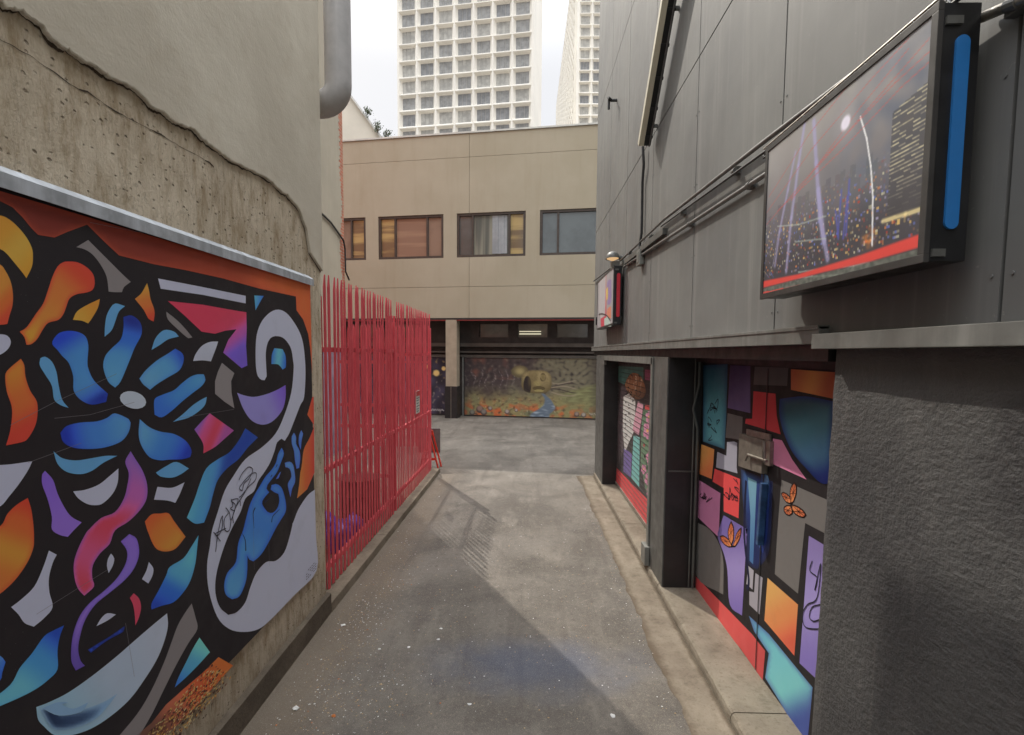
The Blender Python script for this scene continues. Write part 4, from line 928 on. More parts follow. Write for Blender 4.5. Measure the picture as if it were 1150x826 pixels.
# ================================================================== TOWERS
def tower(name, label, cat, cxl, y0, nb, bay, floor, side_w, zrow0, rows, H, depth, seed, left_blank=1.1, sidegrid=None):
    """front plane parallel to the office building; openings are splayed frames round recessed panes"""
    rn = random.Random(seed)
    o = thing(name, label, cat, (cxl, y0, 0))
    nn = TNF; xx = TUX
    def tp(u, z, d=0): p = Vector((cxl, y0, z))+xx*u; return p-nn*d
    W = left_blank+nb*bay+side_w
    g = MB()
    # blank edges and bands above/below the window grid
    def blk(u0, u1, z0, z1, d0=0, d1=1.2): g.hexa([tp(u0,z0,d0), tp(u1,z0,d0), tp(u1,z0,d1), tp(u0,z0,d1), tp(u0,z1,d0), tp(u1,z1,d0), tp(u1,z1,d1), tp(u0,z1,d1)])
    z1 = zrow0+rows*floor
    blk(0, left_blank, 0, H); blk(left_blank+nb*bay, W, 0, H); blk(left_blank, left_blank+nb*bay, 0, zrow0); blk(left_blank, left_blank+nb*bay, z1, H)
    e = .09*bay/4   # flat rib half width
    for i in range(nb):
        for r in range(rows):
            a = left_blank+i*bay; b = a+bay; c0 = zrow0+r*floor; c1 = c0+floor
            ia, ib = a+.16*bay, b-.16*bay; j0, j1 = c0+.17*floor, c1-.14*floor; fa, fb, f0, f1 = a+e, b-e, c0+e, c1-e
            g.quad(tp(a,c0), tp(b,c0), tp(fb,f0), tp(fa,f0)); g.quad(tp(fa,f1), tp(fb,f1), tp(b,c1), tp(a,c1))
            g.quad(tp(a,c0), tp(fa,f0), tp(fa,f1), tp(a,c1)); g.quad(tp(fb,f0), tp(b,c0), tp(b,c1), tp(fb,f1))
            D = .75
            g.quad(tp(fa,f0), tp(fb,f0), tp(ib,j0,D), tp(ia,j0,D)); g.quad(tp(ia,j1,D), tp(ib,j1,D), tp(fb,f1), tp(fa,f1))
            g.quad(tp(fa,f0), tp(ia,j0,D), tp(ia,j1,D), tp(fa,f1)); g.quad(tp(ib,j0,D), tp(fb,f0), tp(fb,f1), tp(ib,j1,D))
    # sides, back and roof
    back = depth
    g.hexa([tp(0,0,1.2), tp(W,0,1.2), tp(W,0,back), tp(0,0,back), tp(0,H,1.2), tp(W,H,1.2), tp(W,H,back), tp(0,H,back)])
    g.build('wall', M['tower'], o)
    def pane(i, r, mb):
        a = left_blank+i*bay; b = a+bay; c0 = zrow0+r*floor; c1 = c0+floor
        ia, ib = a+.16*bay, b-.16*bay; j0, j1 = c0+.17*floor, c1-.14*floor; D = .76
        mb.hexa([tp(ia,j0,D), tp(ib,j0,D), tp(ib,j0,D+.1), tp(ia,j0,D+.1), tp(ia,j1,D), tp(ib,j1,D), tp(ib,j1,D+.1), tp(ia,j1,D+.1)])
        for s_ in (1, 2):
            q = ia+(ib-ia)*s_/3; mb.hexa([tp(q-.04,j0,D-.05), tp(q+.04,j0,D-.05), tp(q+.04,j0,D), tp(q-.04,j0,D), tp(q-.04,j1,D-.05), tp(q+.04,j1,D-.05), tp(q+.04,j1,D), tp(q-.04,j1,D)], 1)
    return o, tp, pane, rn
tg = [m_glass('tower_pane_%s' % k, lin(c), .25, 1.6) for k, c in (('grey',(148,148,146)), ('blinds',(172,170,163)), ('deep',(132,133,134)))]
mul = basic('window_mullion', lin((150,148,142)), .6, 0, .05, 1, 0)
t1, tp1, pane1, rn = tower('office_tower', 'wide pale high-rise with a grid of square splayed windows above the beige building', 'tower', -26.95, 109, 7, 3.86, 3.3, 1.5, 0, 0, 0, 0, 1) if False else (None,)*4
def make_tower(name, label, u_off, Yc, nb, bay, floor, right, zr0, rows, vis, H, depth, seed, lblank, allhide=None, sidewin=False, darkrule=None):
    o, tp, pane, rn = tower(name, label, 'tower', u_off, Yc, nb, bay, floor, right, zr0, rows, H, depth, seed, lblank)
    hid = MB()
    for i in range(nb):
        for r in range(rows):
            if vis(i, r):
                g = MB(); pane(i, r, g); g.build('window', [darkrule(i, r, rn) if darkrule else rn.choice([tg[0], tg[0], tg[2], tg[1]]), mul], o)
            else: pane(i, r, hid)
    if hid.v:
        h = hid.build('window', [tg[0], mul], o); h['kind'] = 'stuff'
    return o, tp
TUX, TNF = ux, nf
make_tower('office_tower', 'broad pale high-rise with seven columns of splayed windows above the beige building', -26.95, 109.0, 7, 3.96, 3.30, .35, 5.9, 26, lambda i, r: 11 <= r <= 21, 95, 13, 1, .25)
TUX, TNF = Vector((1,0,0)), Vector((0,-1,0))
t2, tpb = make_tower('office_tower', 'second pale high-rise at the right showing a steeply receding side face', 14.2, 157, 6, 3.80, 3.2, 1.2, 5.5, 34, lambda i, r: i < 3 and 18 <= r <= 32, 123, 98, 2, .6,
    darkrule=lambda i, r, rn: tg[2] if (r in (22,24,25)) else tg[1])
# side face of the second tower: the same splayed bays seen at a grazing angle
g = MB(); gp = MB(); D0 = 1.2
sb = -nf
for k in range(25):
    for r in range(36):
        a = 1.6+k*3.8; b = a+3.8; c0 = 5.5+r*3.2; c1 = c0+3.2
        def sp(d, z, inn=0): return tpb(-.7+inn, z, d)
        ia, ib, j0, j1 = a+.6, b-.6, c0+.54, c1-.45
        g.quad(sp(a,c0), sp(b,c0), sp(ib,j0,.65), sp(ia,j0,.65)); g.quad(sp(ia,j1,.65), sp(ib,j1,.65), sp(b,c1), sp(a,c1))
        g.quad(sp(a,c0), sp(ia,j0,.65), sp(ia,j1,.65), sp(a,c1)); g.quad(sp(ib,j0,.65), sp(b,c0), sp(b,c1), sp(ib,j1,.65))
        gp.quad(sp(ia,j0,.64), sp(ib,j0,.64), sp(ib,j1,.64), sp(ia,j1,.64))
zt = 5.5+36*3.2
g.quad(tpb(-.7,zt,1.2), tpb(0,zt,1.2), tpb(0,zt,98), tpb(-.7,zt,98)); g.quad(tpb(-.7,5.5,1.2), tpb(0,5.5,1.2), tpb(0,zt,1.2), tpb(-.7,zt,1.2)); g.quad(tpb(-.7,5.5,98), tpb(0,5.5,98), tpb(0,zt,98), tpb(-.7,zt,98))
g.build('side_grid', M['tower'], t2); w_ = gp.build('side_window', tg[2], t2); w_['kind'] = 'stuff'

gb = thing('gabled_building', 'white building with a sloping roof edge rising behind the beige building at the left', 'building', (-14,35,0))
p = [(-9.25,35,0), (-9.25,35,16.3), (-9.7,35,16.75), (-12.3,35,20.2), (-17,35,26.5), (-17,35,0)]
MB().prism(p, (0,9,0)).build('wall', M['gable'], gb)
MB().prism([(-9.2,34.8,16.32), (-9.7,34.8,16.82), (-12.3,34.8,20.27), (-17,34.8,26.6), (-17,34.8,26.45), (-12.3,34.8,20.1), (-9.75,34.8,16.66), (-9.3,34.8,16.2)], (0,9.4,0)).build('roof_edge', M['white'], gb)
# weeds growing on the coping
def weed(px, py, h, label, seed):
    rn = random.Random(seed); b0 = ony(px, py, 34.7)
    o = thing('roof_weed', label, 'plant', b0, 'weeds on the white roof edge')
    s_ = MB(); l_ = MB()
    for k in range(5):
        p = b0.copy(); path = [p.copy()]; d = Vector((rn.uniform(-.4,.6), rn.uniform(-.3,.3), 1)).normalized()
        for j in range(4): p = p+d*h/4*rn.uniform(.7,1.2); d = (d+Vector((rn.uniform(-.5,.5), rn.uniform(-.3,.3), 0))).normalized(); path.append(p.copy())
        s_.tube(path, .02, 5)
        for q in path[1:]:
            for t in range(7):
                c = q+Vector((rn.gauss(0,.12), rn.gauss(0,.1), rn.gauss(0,.12))); a = Vector((rn.gauss(0,1), rn.gauss(0,1), rn.gauss(0,1))).normalized(); bq = a.cross(Vector((rn.gauss(0,1), 1, rn.gauss(0,1)))).normalized(); z_ = rn.uniform(.04,.08)
                l_.add([c-a*z_, c+bq*z_*.5, c+a*z_, c-bq*z_*.5], [(0,1,2,3)])
    s_.build('stem', M['bark'], o); l_.build('leaves', M['leaf'], o)
weed(424,149,.7,'leafiest weed growing low on the white sloping roof edge',4)
weed(413,129,.3,'tiny weed higher up the white sloping roof edge',5)
weed(433,156,.5,'thin weed at the foot of the white sloping roof edge',6)

# ================================================================== RED PALISADE GATES
def pale_mb(H, x=0):
    prof = [(.000,-.031), (.006,-.022), (.009,-.010), (.006,0), (.009,.010), (.006,.022), (.000,.031)]   # depth, along
    g = MB(); t = .0025; n = len(prof); lv = []
    for z in (0, H-.12, H-.08, H-.04, H):
        k = 1 if z < H-.11 else max(.05, (H-z)/.12*.95+.05)
        lv.append([(d, a*k, z) for d, a in prof]+[(d-t, a*k, z) for d, a in prof[::-1]])
    m = 2*n
    g.add([p for l in lv for p in l], [(i*m+j, i*m+(j+1) % m, (i+1)*m+(j+1) % m, (i+1)*m+j) for i in range(len(lv)-1) for j in range(m)]+[tuple(range(m))[::-1], tuple((len(lv)-1)*m+j for j in range(m))])
    return g
pale_mesh = None
def palisade(name, label, cat, A, B, H, z0, rails, group, pitch=.110, posts=True, side=1, zs=1., infill=False):
    """A->B in plan; pales on the outer side of the rails"""
    global pale_mesh
    A = Vector((*A, 0)); B = Vector((*B, 0)); d = (B-A).normalized(); ang = math.atan2(d.y, d.x)-math.pi/2
    o = thing(name, label, cat, (A.x, A.y, 0), group)
    if pale_mesh is None:
        g = pale_mb(H); first = g.build('pale', M['gate']); pale_mesh = first.data; bpy.data.objects.remove(first)
    n = int((B-A).length/pitch)
    for i in range(n):
        p = bpy.data.objects.new('pale', pale_mesh); COL.objects.link(p); p.parent = o
        q = d*(pitch*(i+.5)); jt = random.Random(i*7+int(A.y*10))
        p.location = (q.x, q.y, z0+jt.uniform(-.006,.006)); p.scale = (1, 1, zs); p.rotation_euler = (jt.gauss(0,.0022), jt.gauss(0,.0022), ang+jt.gauss(0,.01)+(0 if side == 1 else math.pi))
    nrm = Vector((d.y, -d.x, 0))*side
    for z in rails:
        g = MB().bar(A-nrm*.026+Vector((0,0,z)), B-nrm*.026+Vector((0,0,z)), .045, .05); g.build('rail', M['gate'], o, bevel=.003)
    if infill:
        g = MB(); Ln = (B-A).length; k = 0
        while k*.045 < Ln:
            q = A+d*(k*.045)-nrm*.014; g.bar((q.x,q.y,z0+.12), (q.x,q.y,z0+(H-.35)*zs), .005, .005); k += 1
        z = z0+.12
        while z < z0+(H-.35)*zs: g.bar(A-nrm*.018+Vector((0,0,z)), B-nrm*.018+Vector((0,0,z)), .005, .005); z += .15
        g.build('mesh_infill', M['gate'], o)
    if posts:
        for P_, h in ((A, H*.96), (B, H*.96)):
            q = P_-nrm*.035+d*(.03 if P_ is A else -.03); MB().box((q.x-.015,q.y-.018,.04), (q.x+.015,q.y+.018,h)).build('stile', M['gate'], o, bevel=.003)
    return o
gA, gM1, gM2, gB = (-1.985,4.98), (-1.955,7.60), (-1.953,7.70), (-1.925,10.42)
palisade('palisade_gate', 'near leaf of the tall red palisade gate, hung by the left building corner', 'gate', gA, gM1, 3.17, .09, (.30,1.31,2.52), 'leaves of the red palisade gate')
palisade('palisade_gate', 'far leaf of the tall red palisade gate carrying a small notice', 'gate', gM2, gB, 3.17, .09, (.30,1.29,2.46), 'leaves of the red palisade gate')
palisade('palisade_fence', 'short red palisade return running into the yard from the middle gate post', 'fence', (-2.80,7.66), (-2.03,7.66), 3.17, .05, (.61,1.38,1.70,2.35), None, pitch=.10, zs=.905)
palisade('palisade_fence', 'red palisade fence crossing the back of the yard behind the gate', 'fence', (-4.62,13.15), (-2.45,13.15), 3.17, .05, (.55,1.12,2.25), None, side=1, infill=True)
for (x, y, h, lab) in ((-2.03,4.86,3.1,'dark steel gate post against the left concrete wall'), ):
    _tag(bx((x-.035,y-.04,.0), (x+.03,y+.04,h)).build('gate_post', M['pillar'], loc=(x,y,0), bevel=.004), lab, 'post', 'gate posts')
for (x, y, h, lab) in ((-1.96,7.65,2.95,'red gate post between the two palisade leaves'), (-1.96,10.52,3.0,'red gate post at the far end of the palisade gate')):
    _tag(bx((x-.05,y-.024,.0), (x+.01,y+.024,h)).build('gate_post', M['gate'], loc=(x,y,0), bevel=.004), lab, 'post', 'gate posts')
g = MB()
for y0_, y1_ in ((4.72,6.6),(6.605,8.5),(8.505,10.55)):
    x0_ = -1.835+(y0_-4.7)*.013; x1_ = -1.835+(y1_-4.7)*.013
    g.hexa([(x0_,y0_,-.02), (x1_,y1_,-.02), (-2.2,y1_,-.02), (-2.2,y0_,-.02), (x0_-.012,y0_,.085), (x1_-.012,y1_,.085), (-2.2,y1_,.085), (-2.2,y0_,.085)])
struct(g.build('kerb', M['kerb'], bevel=.008))
# notice
nt = thing('notice_sign', 'small white notice with a red heading wired to the far gate leaf', 'sign', (-1.905,9.05,1.45))
bx((-1.916,8.88,1.42), (-1.908,9.18,1.82)).build('plate', M['white'], nt, bevel=.002)
bx((-1.9075,8.88,1.73), (-1.905,9.18,1.815)).build('heading', M['redstrip'], nt)
g = MB()
for k, z in enumerate((1.69,1.65,1.60,1.55,1.50,1.46)): g.box((-1.9075,8.91,z-.008), (-1.906,9.15-.03*(k % 3),z+.008))
g.build('lettering', M['signbox'], nt)
# yard contents
g = MB()
r_ = [(.0,.285),(.012,.30),(.02,.30),(.2,.295),(.215,.305),(.23,.295),(.43,.295),(.445,.305),(.46,.295),(.64,.295),(.655,.31),(.67,.31),(.672,.29),(.655,.28)]
g.tube([(-2.42,7.35,z+.0) for z, _ in r_], 0, 30, radii=[q for _, q in r_]); dr = g.build('steel_drum', M['drum'], smooth=True, loc=(-2.42,7.35,0))
_tag(dr, 'red ribbed steel drum standing in the yard behind the gate', 'drum')
def bag(x, y, w, h, seed, lab):
    bm = bmesh.new(); bmesh.ops.create_icosphere(bm, subdivisions=4, radius=1)
    for v in bm.verts:
        n_ = noise.noise(v.co*2.2+Vector((seed,0,0)))*.16+noise.noise(v.co*6+Vector((0,seed,0)))*.07
        k = 1+n_; v.co = Vector((v.co.x*w*k, v.co.y*w*k, max(-.55, v.co.z)*h*k))
        if v.co.z > h*.5: f = 1-(v.co.z-h*.5)/h*1.1; v.co.x *= max(.15, f); v.co.y *= max(.15, f)
        v.co += Vector((x, y, h*.56))
    g = MB(); g.v = [tuple(v.co) for v in bm.verts]; g.f = [[v.index for v in f.verts] for f in bm.faces]; g.m = [0]*len(g.f); bm.free()
    _tag(g.build('plastic_bag', M['bag'], smooth=True, loc=(x,y,0)), lab, 'bag', 'violet bags in the yard')
bag(-2.32,6.25,.17,.26,1,'violet plastic bag nearest the camera behind the gate'); bag(-2.30,6.68,.15,.22,2,'violet plastic bag in front of the red drum'); bag(-2.62,6.6,.15,.25,3,'violet plastic bag farther inside the yard')
# barrier beyond the gate
br = thing('folding_barrier', 'small orange-red folding barrier with a grey board beyond the gate end', 'barrier', (-2.05,10.85,0))
for s_ in (0, .34):
    for k in (-1, 1):
        MB().bar((-2.03,10.72+s_,.80), (-2.03+k*.20,10.72+s_,.0), .05, .03).build('leg', M['orange'], br)
MB().bar((-2.18,10.70,.24), (-1.88,10.70,.24), .03, .05).build('brace', M['orange'], br)
bx((-2.33,11.10,.30), (-1.86,11.13,.84)).build('board', M['board'], br, bevel=.004)

# ================================================================== RIGHT BUILDING
XR = 1.45; YE = 10.95
rb = thing('clad_building', 'dark grey building on the right with metal cladding above recessed painted doors', 'building', (4,4,0))
ys = [-4.5,-2.97,-1.45,.08,1.62,3.05,4.56,6.10,7.65,9.20,YE]; zs = [2.60,5.02,7.35,10.1]; G = .007
m_ = MB()
for a, b in zip(ys, ys[1:]):
    for c, d in zip(zs, zs[1:]): m_.box((XR,a+G,c+G), (XR+.05,b-G,d-G))
    m_.f  # panels share one skin
m_.box((XR+.0,YE+.0,2.6), (6,YE+.04,10.1))
skin = m_
CORE = 1
bx((XR+.045,-4.5,2.56), (6,YE-.01,10.08)).build('core', M['black'], rb)
g = skin
for y in ys[1:-1]:
    for z in [2.75+.6*i for i in range(4)]: 
        for dy in (-.035,.035): g.tube([(XR-.004,y+dy,z), (XR+.004,y+dy,z)], .006, 8)
g.build('cladding', M['cladding'], rb)
# bottom trims
g = MB(); g.box((XR-.05,2.50,2.555), (XR+.2,YE+.02,2.64)); g.box((XR-.055,2.50,2.625), (XR,YE+.02,2.645)); g.build('trim', M['trim'], rb, bevel=.003)
bx((XR-.085,-4.5,2.53), (XR+.2,2.495,2.60)).build('trim', M['trim'], rb, bevel=.003)
# soffit strip in shadow, header
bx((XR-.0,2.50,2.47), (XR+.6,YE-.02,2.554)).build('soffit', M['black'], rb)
# stucco block, corner slightly battered
g = MB(); N_ = 36
prof = []
for i in range(N_+1):
    z = 2.528*i/N_; prof.append((z, 2.47+.05*(1-z/2.53)+.012*noise.noise((0,0,z*3))))
cols_ = [-4.5,-3,-2,-1,-.5,0]+[.25+.09*i for i in range(25)]
m = len(cols_)+3; vs = []
for z, y in prof:
    yc = y+.010*noise.noise((z*9,0,3))+.006*noise.noise((z*31,0,5))-.02*max(0, noise.noise((z*6,7,0))-.3)
    for c_ in cols_: vs.append((XR+.004+.004*noise.noise((c_*3,z*3,1))+.003*noise.noise((c_*9,z*9,2)), c_, z))
    vs += [(XR+.007,yc-.022,z), (XR+.015,yc-.006,z), (XR+.034,yc,z)]
    vs.append((XR+.5,yc,z))
m = len(cols_)+4
g.add(vs, [(i*m+j, i*m+j+1, (i+1)*m+j+1, (i+1)*m+j) for i in range(N_) for j in range(m-1)])
g.build('stucco_wall', M['stucco'], rb, smooth=True)
# painted double door in its recess
XD = 1.79
dd = bx((XD+.002,2.3,.082), (XD+.06,5.22,2.47)).build('double_door', M['black'], rb)
door_mural(dd, XD)
g = MB(); g.box((XD-.006,3.815,.09), (XD-.0045,3.825,2.40)); g.build('meeting_seam', M['signbox'], dd)
a = onx(829,487,XD); b = onx(857,533,XD)
g = MB(); g.prism([onx(830,487,XD-.045), onx(856.5,494.7,XD-.045), onx(855,532.4,XD-.045), onx(829,523.7,XD-.045)], (.045,0,0)); pt = g.build('lock_plate', M['plate'], dd, bevel=.003)
g = MB(); p0 = onx(840,511,XD-.06); p1 = onx(861,518,XD-.06); g.tube([p0, p1], .011, 10)
q = onx(858,500,XD-.06); g.tube([onx(858,496,XD-.06), onx(858.5,520,XD-.06)], .010, 10); q2 = onx(840,511,XD-.06); g.tube([q2, q2+Vector((-.01,.02,-.05))], .009, 8); g.build('bolt', M['steel'], pt, smooth=True)
g = MB(); g.prism([onx(838,482,XD-.02), onx(864,488,XD-.02), onx(864,495,XD-.02), onx(838,489,XD-.02)], (.018,0,0)); g.build('strike_plate', M['steel'], dd, bevel=.002)
g = MB(); g.prism([onx(858,494,XD-.03), onx(865,496,XD-.03), onx(864,524,XD-.03), onx(857,522,XD-.03)], (.028,0,0)); g.build('hasp', M['steel'], dd, bevel=.003)
# guard rail on door: blue sprayed channel
h0 = onx(858,543,XD-.03); h1 = onx(853,612,XD-.03)
g = MB().bar(h0, h1, .035, .045, up=(1,0,0)); g.build('pull_guard', M['bluehandle'], dd, bevel=.006)
g = MB()
for y in (4.45,3.05):
    for z in (.4,1.3,2.2): pass
bx((XD-.09,2.40,2.425), (XD+.03,5.2,2.468)).build('door_head', M['black'], dd)
# pillars
def pillar(y0, y1, lab, h=2.47):
    p = bx((XR-.012,y0,.075), (XR+.34,y1,h)).build('pillar', M['pillar'], rb, bevel=.006); p['label'] = lab
    return p
pn = pillar(5.22, 5.80, 'charcoal pillar between the two painted doors')
bx((XR+.0,5.205,.085), (XR+.33,5.218,2.46)).build('jamb_face', M['black'], pn)
bx((XR+.02,5.198,1.30), (XR+.28,5.2045,1.315)).build('seam_strip', M['pillar'], pn)
g = MB().tube([(XD-.05,5.17,.1), (XD-.05,5.17,1.75), (XD-.10,5.17,1.95), (XD-.05,5.17,2.2), (XD-.05,5.17,2.46)], .014, 8); g.tube([(XD-.09,5.17,.1), (XD-.09,5.17,2.46)], .008, 8); g.build('cable_run', M['pillar'], pn, smooth=True)
bx((XR-.07,5.74,.08), (XR-.014,5.93,.30)).build('corner_guard', M['frame'], pn, bevel=.01)
pf = pillar(9.42, 10.42, 'charcoal pillar at the far corner of the clad building')
bx((XR+.0,9.405,.085), (XR+.26,9.418,2.38)).build('jamb_face', M['black'], pf)
# frame of the shutter opening
g = MB(); g.box((XR-.030,5.80,2.385), (XR+.05,9.42,2.468)); g.box((XR-.03,5.78,.10), (XR-.013,5.86,2.46)); g.box((XR-.03,9.36,2.30), (XR+.02,9.46,2.468)); g.build('shutter_frame', M['frame'], rb, bevel=.003)
bx((XR+.06,5.81,2.37), (XR+.24,9.41,2.469)).build('shutter_box', M['black'], rb)
XS = 1.70
sd = bx((XS+.002,5.81,.10), (XS+.05,9.404,2.37)).build('roller_shutter', M['black'], rb)
shutter_mural(sd, XS)
g = MB()
z = .22
while z < 2.35: g.box((XS-.008,5.82,z), (XS-.0035,9.40,z+.005)); z += .078
sl_ = g.build('slat_ribs', M['pillar'], sd)
# ribs carry the picture too: keep them thin and same tone as the paint shadow lines
bx((XS-.02,5.82,.082), (XS+.03,9.40,.15)).build('bottom_rail', M['steel'], sd, bevel=.003)
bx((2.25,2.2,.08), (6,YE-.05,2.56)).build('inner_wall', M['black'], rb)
bx((XR+.34,9.42,.0), (2.25,YE-.02,2.47)).build('corner_wall', M['pillar'], rb)

# ---- sign boxes
def signbox(y0, y1, z0, z1, xf, xb, label, strip, sz):
    o = thing('light_box_sign', label, 'sign', ((xf+xb)/2, (y0+y1)/2, z0), 'light box signs on the cladding')
    bx((xf+.012,y0+.004,z0+.004), (xb,y1-.004,z1-.004)).build('case', M['signbox'], o, bevel=.004)
    g = MB(); w = .028
    g.box((xf-.004,y0,z0), (xf+.014,y1,z0+w)); g.box((xf-.004,y0,z1-w), (xf+.014,y1,z1)); g.box((xf-.004,y0,z0+w), (xf+.014,y0+w,z1-w)); g.box((xf-.004,y1-w,z0+w), (xf+.014,y1,z1-w))
    g.build('frame', M['signframe'], o, bevel=.002)
    xm = (xf+xb)/2+.01
    # rounded coloured strip let into the near end
    pts = []; r_ = sz*.5; za, zb = z0+.13*(z1-z0), z1-.13*(z1-z0)
    for i in range(9): a = math.pi*i/8; pts.append((xm+r_*math.cos(a), y0-.004, zb-r_+r_*math.sin(a)))
    for i in range(9): a = math.pi+math.pi*i/8; pts.append((xm+r_*math.cos(a), y0-.004, za+r_+r_*math.sin(a)))
    MB().prism(pts, (0,.009,0)).build('side_strip', strip, o)
    for z in (z0+.12, z1-.12):
        for y in (y0+.2, y1-.2): bx((xb,y-.02,z-.02), (XR,y+.02,z+.02)).build('bracket', M['steel'], o)
    for (z, w2) in ((z1-.06, .05), (z0+.03, .04)):
        g = MB(); g.box((xf+.02,y0-.006,z-.012), (xf+.02+w2,y0+.004,z+.012)); g.build('catch', M['pillar'], o)
    return o
s1 = signbox(1.70, 2.85, 2.80, 3.60, 1.275, 1.405, 'large light box sign with night city bridge picture and blue side strip', M['bluestrip'], .042)
city_print(s1, 1.2755)
s2 = signbox(7.68, 9.38, 2.93, 3.80, 1.29, 1.41, 'smaller-looking distant light box sign with pale abstract picture and red side strip', M['redstrip'], .05)
c = Canvas(lambda x, y: onx(x, y, 1.2905), (-1,0,0), 1.1, 3)
c.raw([Vector((1.2905,a,b)) for a, b in ((7.70,2.95),(7.70,3.78),(9.36,3.78),(9.36,2.95))], [(0,1,2,3)], [(164,160,162)]*4)
Q = lambda t: Z(660,270,6.35,t)
c.poly(Q('85,280 128,250 128,520 100,600 82,500'), (182,178,180), 1, False)
c.poly(Q('128,235 135,235 135,620 95,618 92,560 124,540'), L((678,320),(678,365),(190,150,150),(206,60,80)), 2, False)
c.poly(Q('140,300 168,280 168,440 142,460'), (150,126,176), 2); c.poly(Q('134,350 146,330 144,420 135,430'), (220,190,70), 3); c.poly(Q('142,490 168,470 168,560 140,540'), (216,128,96), 3)
c.poly(Q('120,560 140,545 168,600 168,615 120,618'), (176,200,190), 3); c.curve(Q('80,530 105,525 140,540 165,575'), .02, (70,50,60), 5)
c.build('printed_picture', M['print_'], s2)
bx((1.27,9.385,3.02), (1.30,9.42,3.16)).build('switch', M['signbox'], s2)

# ---- conduits, cables, lamp, light bar
def pipe(name, pts, r, mat, label, cat='conduit', group='conduits on the cladding'):
    m_ = MB().tube(pts, r, 12); o = m_.build(name, mat, smooth=True, loc=pts[0]); _tag(o, label, cat, group); return o
def saddles(o, pts, r, n):
    A, B = Vector(pts[0]), Vector(pts[-1])
    for i in range(n):
        q = A.lerp(B, (i+.5)/n); g = MB().tube([q-(B-A).normalized()*.02, q+(B-A).normalized()*.02], r*1.25, 12); g.box((q.x,q.y-.03,q.z-r*1.6), (XR,q.y+.03,q.z+r*1.6)); g.build('clamp', M['conduit'], o)
P1 = [(1.415,10.9,4.02), (1.415,7.8,3.90), (1.415,5.4,3.885), (1.415,3.15,3.77), (1.415,1.85,3.69)]
o_ = pipe('conduit_pipe', P1, .014, M['conduit'], 'upper steel conduit running the length of the cladding above both signs'); saddles(o_, [P1[1], P1[-1]], .014, 5)
P2 = [(1.42,7.6,3.765), (1.42,5.4,3.67), (1.42,3.1,3.57), (1.42,2.8,3.56)]
o_ = pipe('conduit_pipe', P2, .015, M['conduit'], 'lower steel conduit running into the far side of the large sign'); saddles(o_, [P2[0], P2[-1]], .015, 4)
P3 = [(1.42,1.72,3.56), (1.415,1.5,3.50), (1.41,.6,3.40), (1.41,-1.2,3.3)]
o_ = pipe('conduit_pipe', P3, .016, M['steel'], 'bright steel conduit leaving the near end of the large sign'); saddles(o_, [P3[0], P3[1]], .016, 1)
P4 = [(1.405,5.5,3.835), (1.405,3.15,3.70), (1.405,1.9,3.63)]
pipe('conduit_pipe', P4, .008, M['cable'], 'thin black conduit just under the upper steel conduit')
# cable tray with zig-zag lacing above the large sign
ct_ = thing('cable_tray', 'laced open cable tray above the top edge of the large sign', 'cable tray', (1.36,2.3,3.62))
MB().tube([(1.33,3.0,3.655), (1.33,1.6,3.655)], .006, 8).build('rod', M['steel'], ct_); MB().tube([(1.33,3.0,3.605), (1.33,1.6,3.605)], .006, 8).build('rod', M['cable'], ct_)
g = MB(); pz = []
for i in range(45): pz.append((1.33, 3.0-i*.0318, 3.652 if i % 2 else 3.608))
g.tube(pz, .0045, 6); g.build('lacing', M['conduit'], ct_)
MB().tube([(1.355,3.05,3.63), (1.355,1.6,3.63)], .012, 8).build('cable', M['cable'], ct_)
# shallow trough cover
g = MB().hexa([(1.40,7.5,3.78), (1.40,5.42,3.735), (1.45,5.42,3.735), (1.45,7.5,3.78), (1.40,7.5,3.85), (1.40,5.42,3.80), (1.45,5.42,3.80), (1.45,7.5,3.85)])
_tag(g.build('cable_cover', M['pillar'], loc=(1.42,6.4,3.75), bevel=.003), 'long shallow grey cable cover between the upper and lower conduits', 'cable cover')
jb = bx((1.385,6.42,3.60), (1.445,6.60,3.79)).build('junction_box', M['frame'], loc=(1.42,6.5,3.6), bevel=.006); _tag(jb, 'small grey junction box where the hanging cable meets the lower conduit', 'junction box')
bx((1.380,6.45,3.63), (1.386,6.57,3.76)).build('lid', M['trim'], jb, bevel=.004)
q0 = onx(722,165,1.40); pipe('hanging_cable', [q0, onx(723,185,1.41), onx(721.5,205,1.42), onx(721,240,1.42), onx(720.5,262,1.42), onx(718.5,275,1.41), onx(719,290,1.40)], .016, M['cable'], 'black cable dropping from the slanting light bar to the junction box', 'cable', 'cables on the walls')
# slanting light bar
A = onx(719.5,163,1.30); Bq = onx(746.5,0,1.30); d_ = Bq-A; TOP = A+d_*1.9
lb_ = thing('light_bar', 'long slanting cream light bar with a black rail, high on the cladding', 'light', A)
MB().bar(A, TOP, .075, .06, up=(1,0,0)).build('diffuser', M['cream'], lb_, bevel=.006)
sdv = d_.normalized().cross(Vector((1,0,0)));
if sdv.y > 0: sdv = -sdv
off = Vector((.070,0,0)); MB().bar(A+off, TOP+off, .06, .078, up=(1,0,0)).build('rail', M['signbox'], lb_, bevel=.004)
off2 = sdv*.045+Vector((.09,0,0)); MB().tube([A+off2, TOP+off2], .010, 8).build('tube', M['conduit'], lb_)
for i in range(9):
    q = A.lerp(TOP, .04+i*.115)+off; MB().bar(q-d_.normalized()*.015, q+d_.normalized()*.015, .09, .085, up=(1,0,0)).build('clamp', M['cable'], lb_)
for t in (.08,.5,.9): q = A.lerp(TOP, t)+off; MB().bar(q, Vector((XR,q.y,q.z)), .03, .03).build('bracket', M['conduit'], lb_)
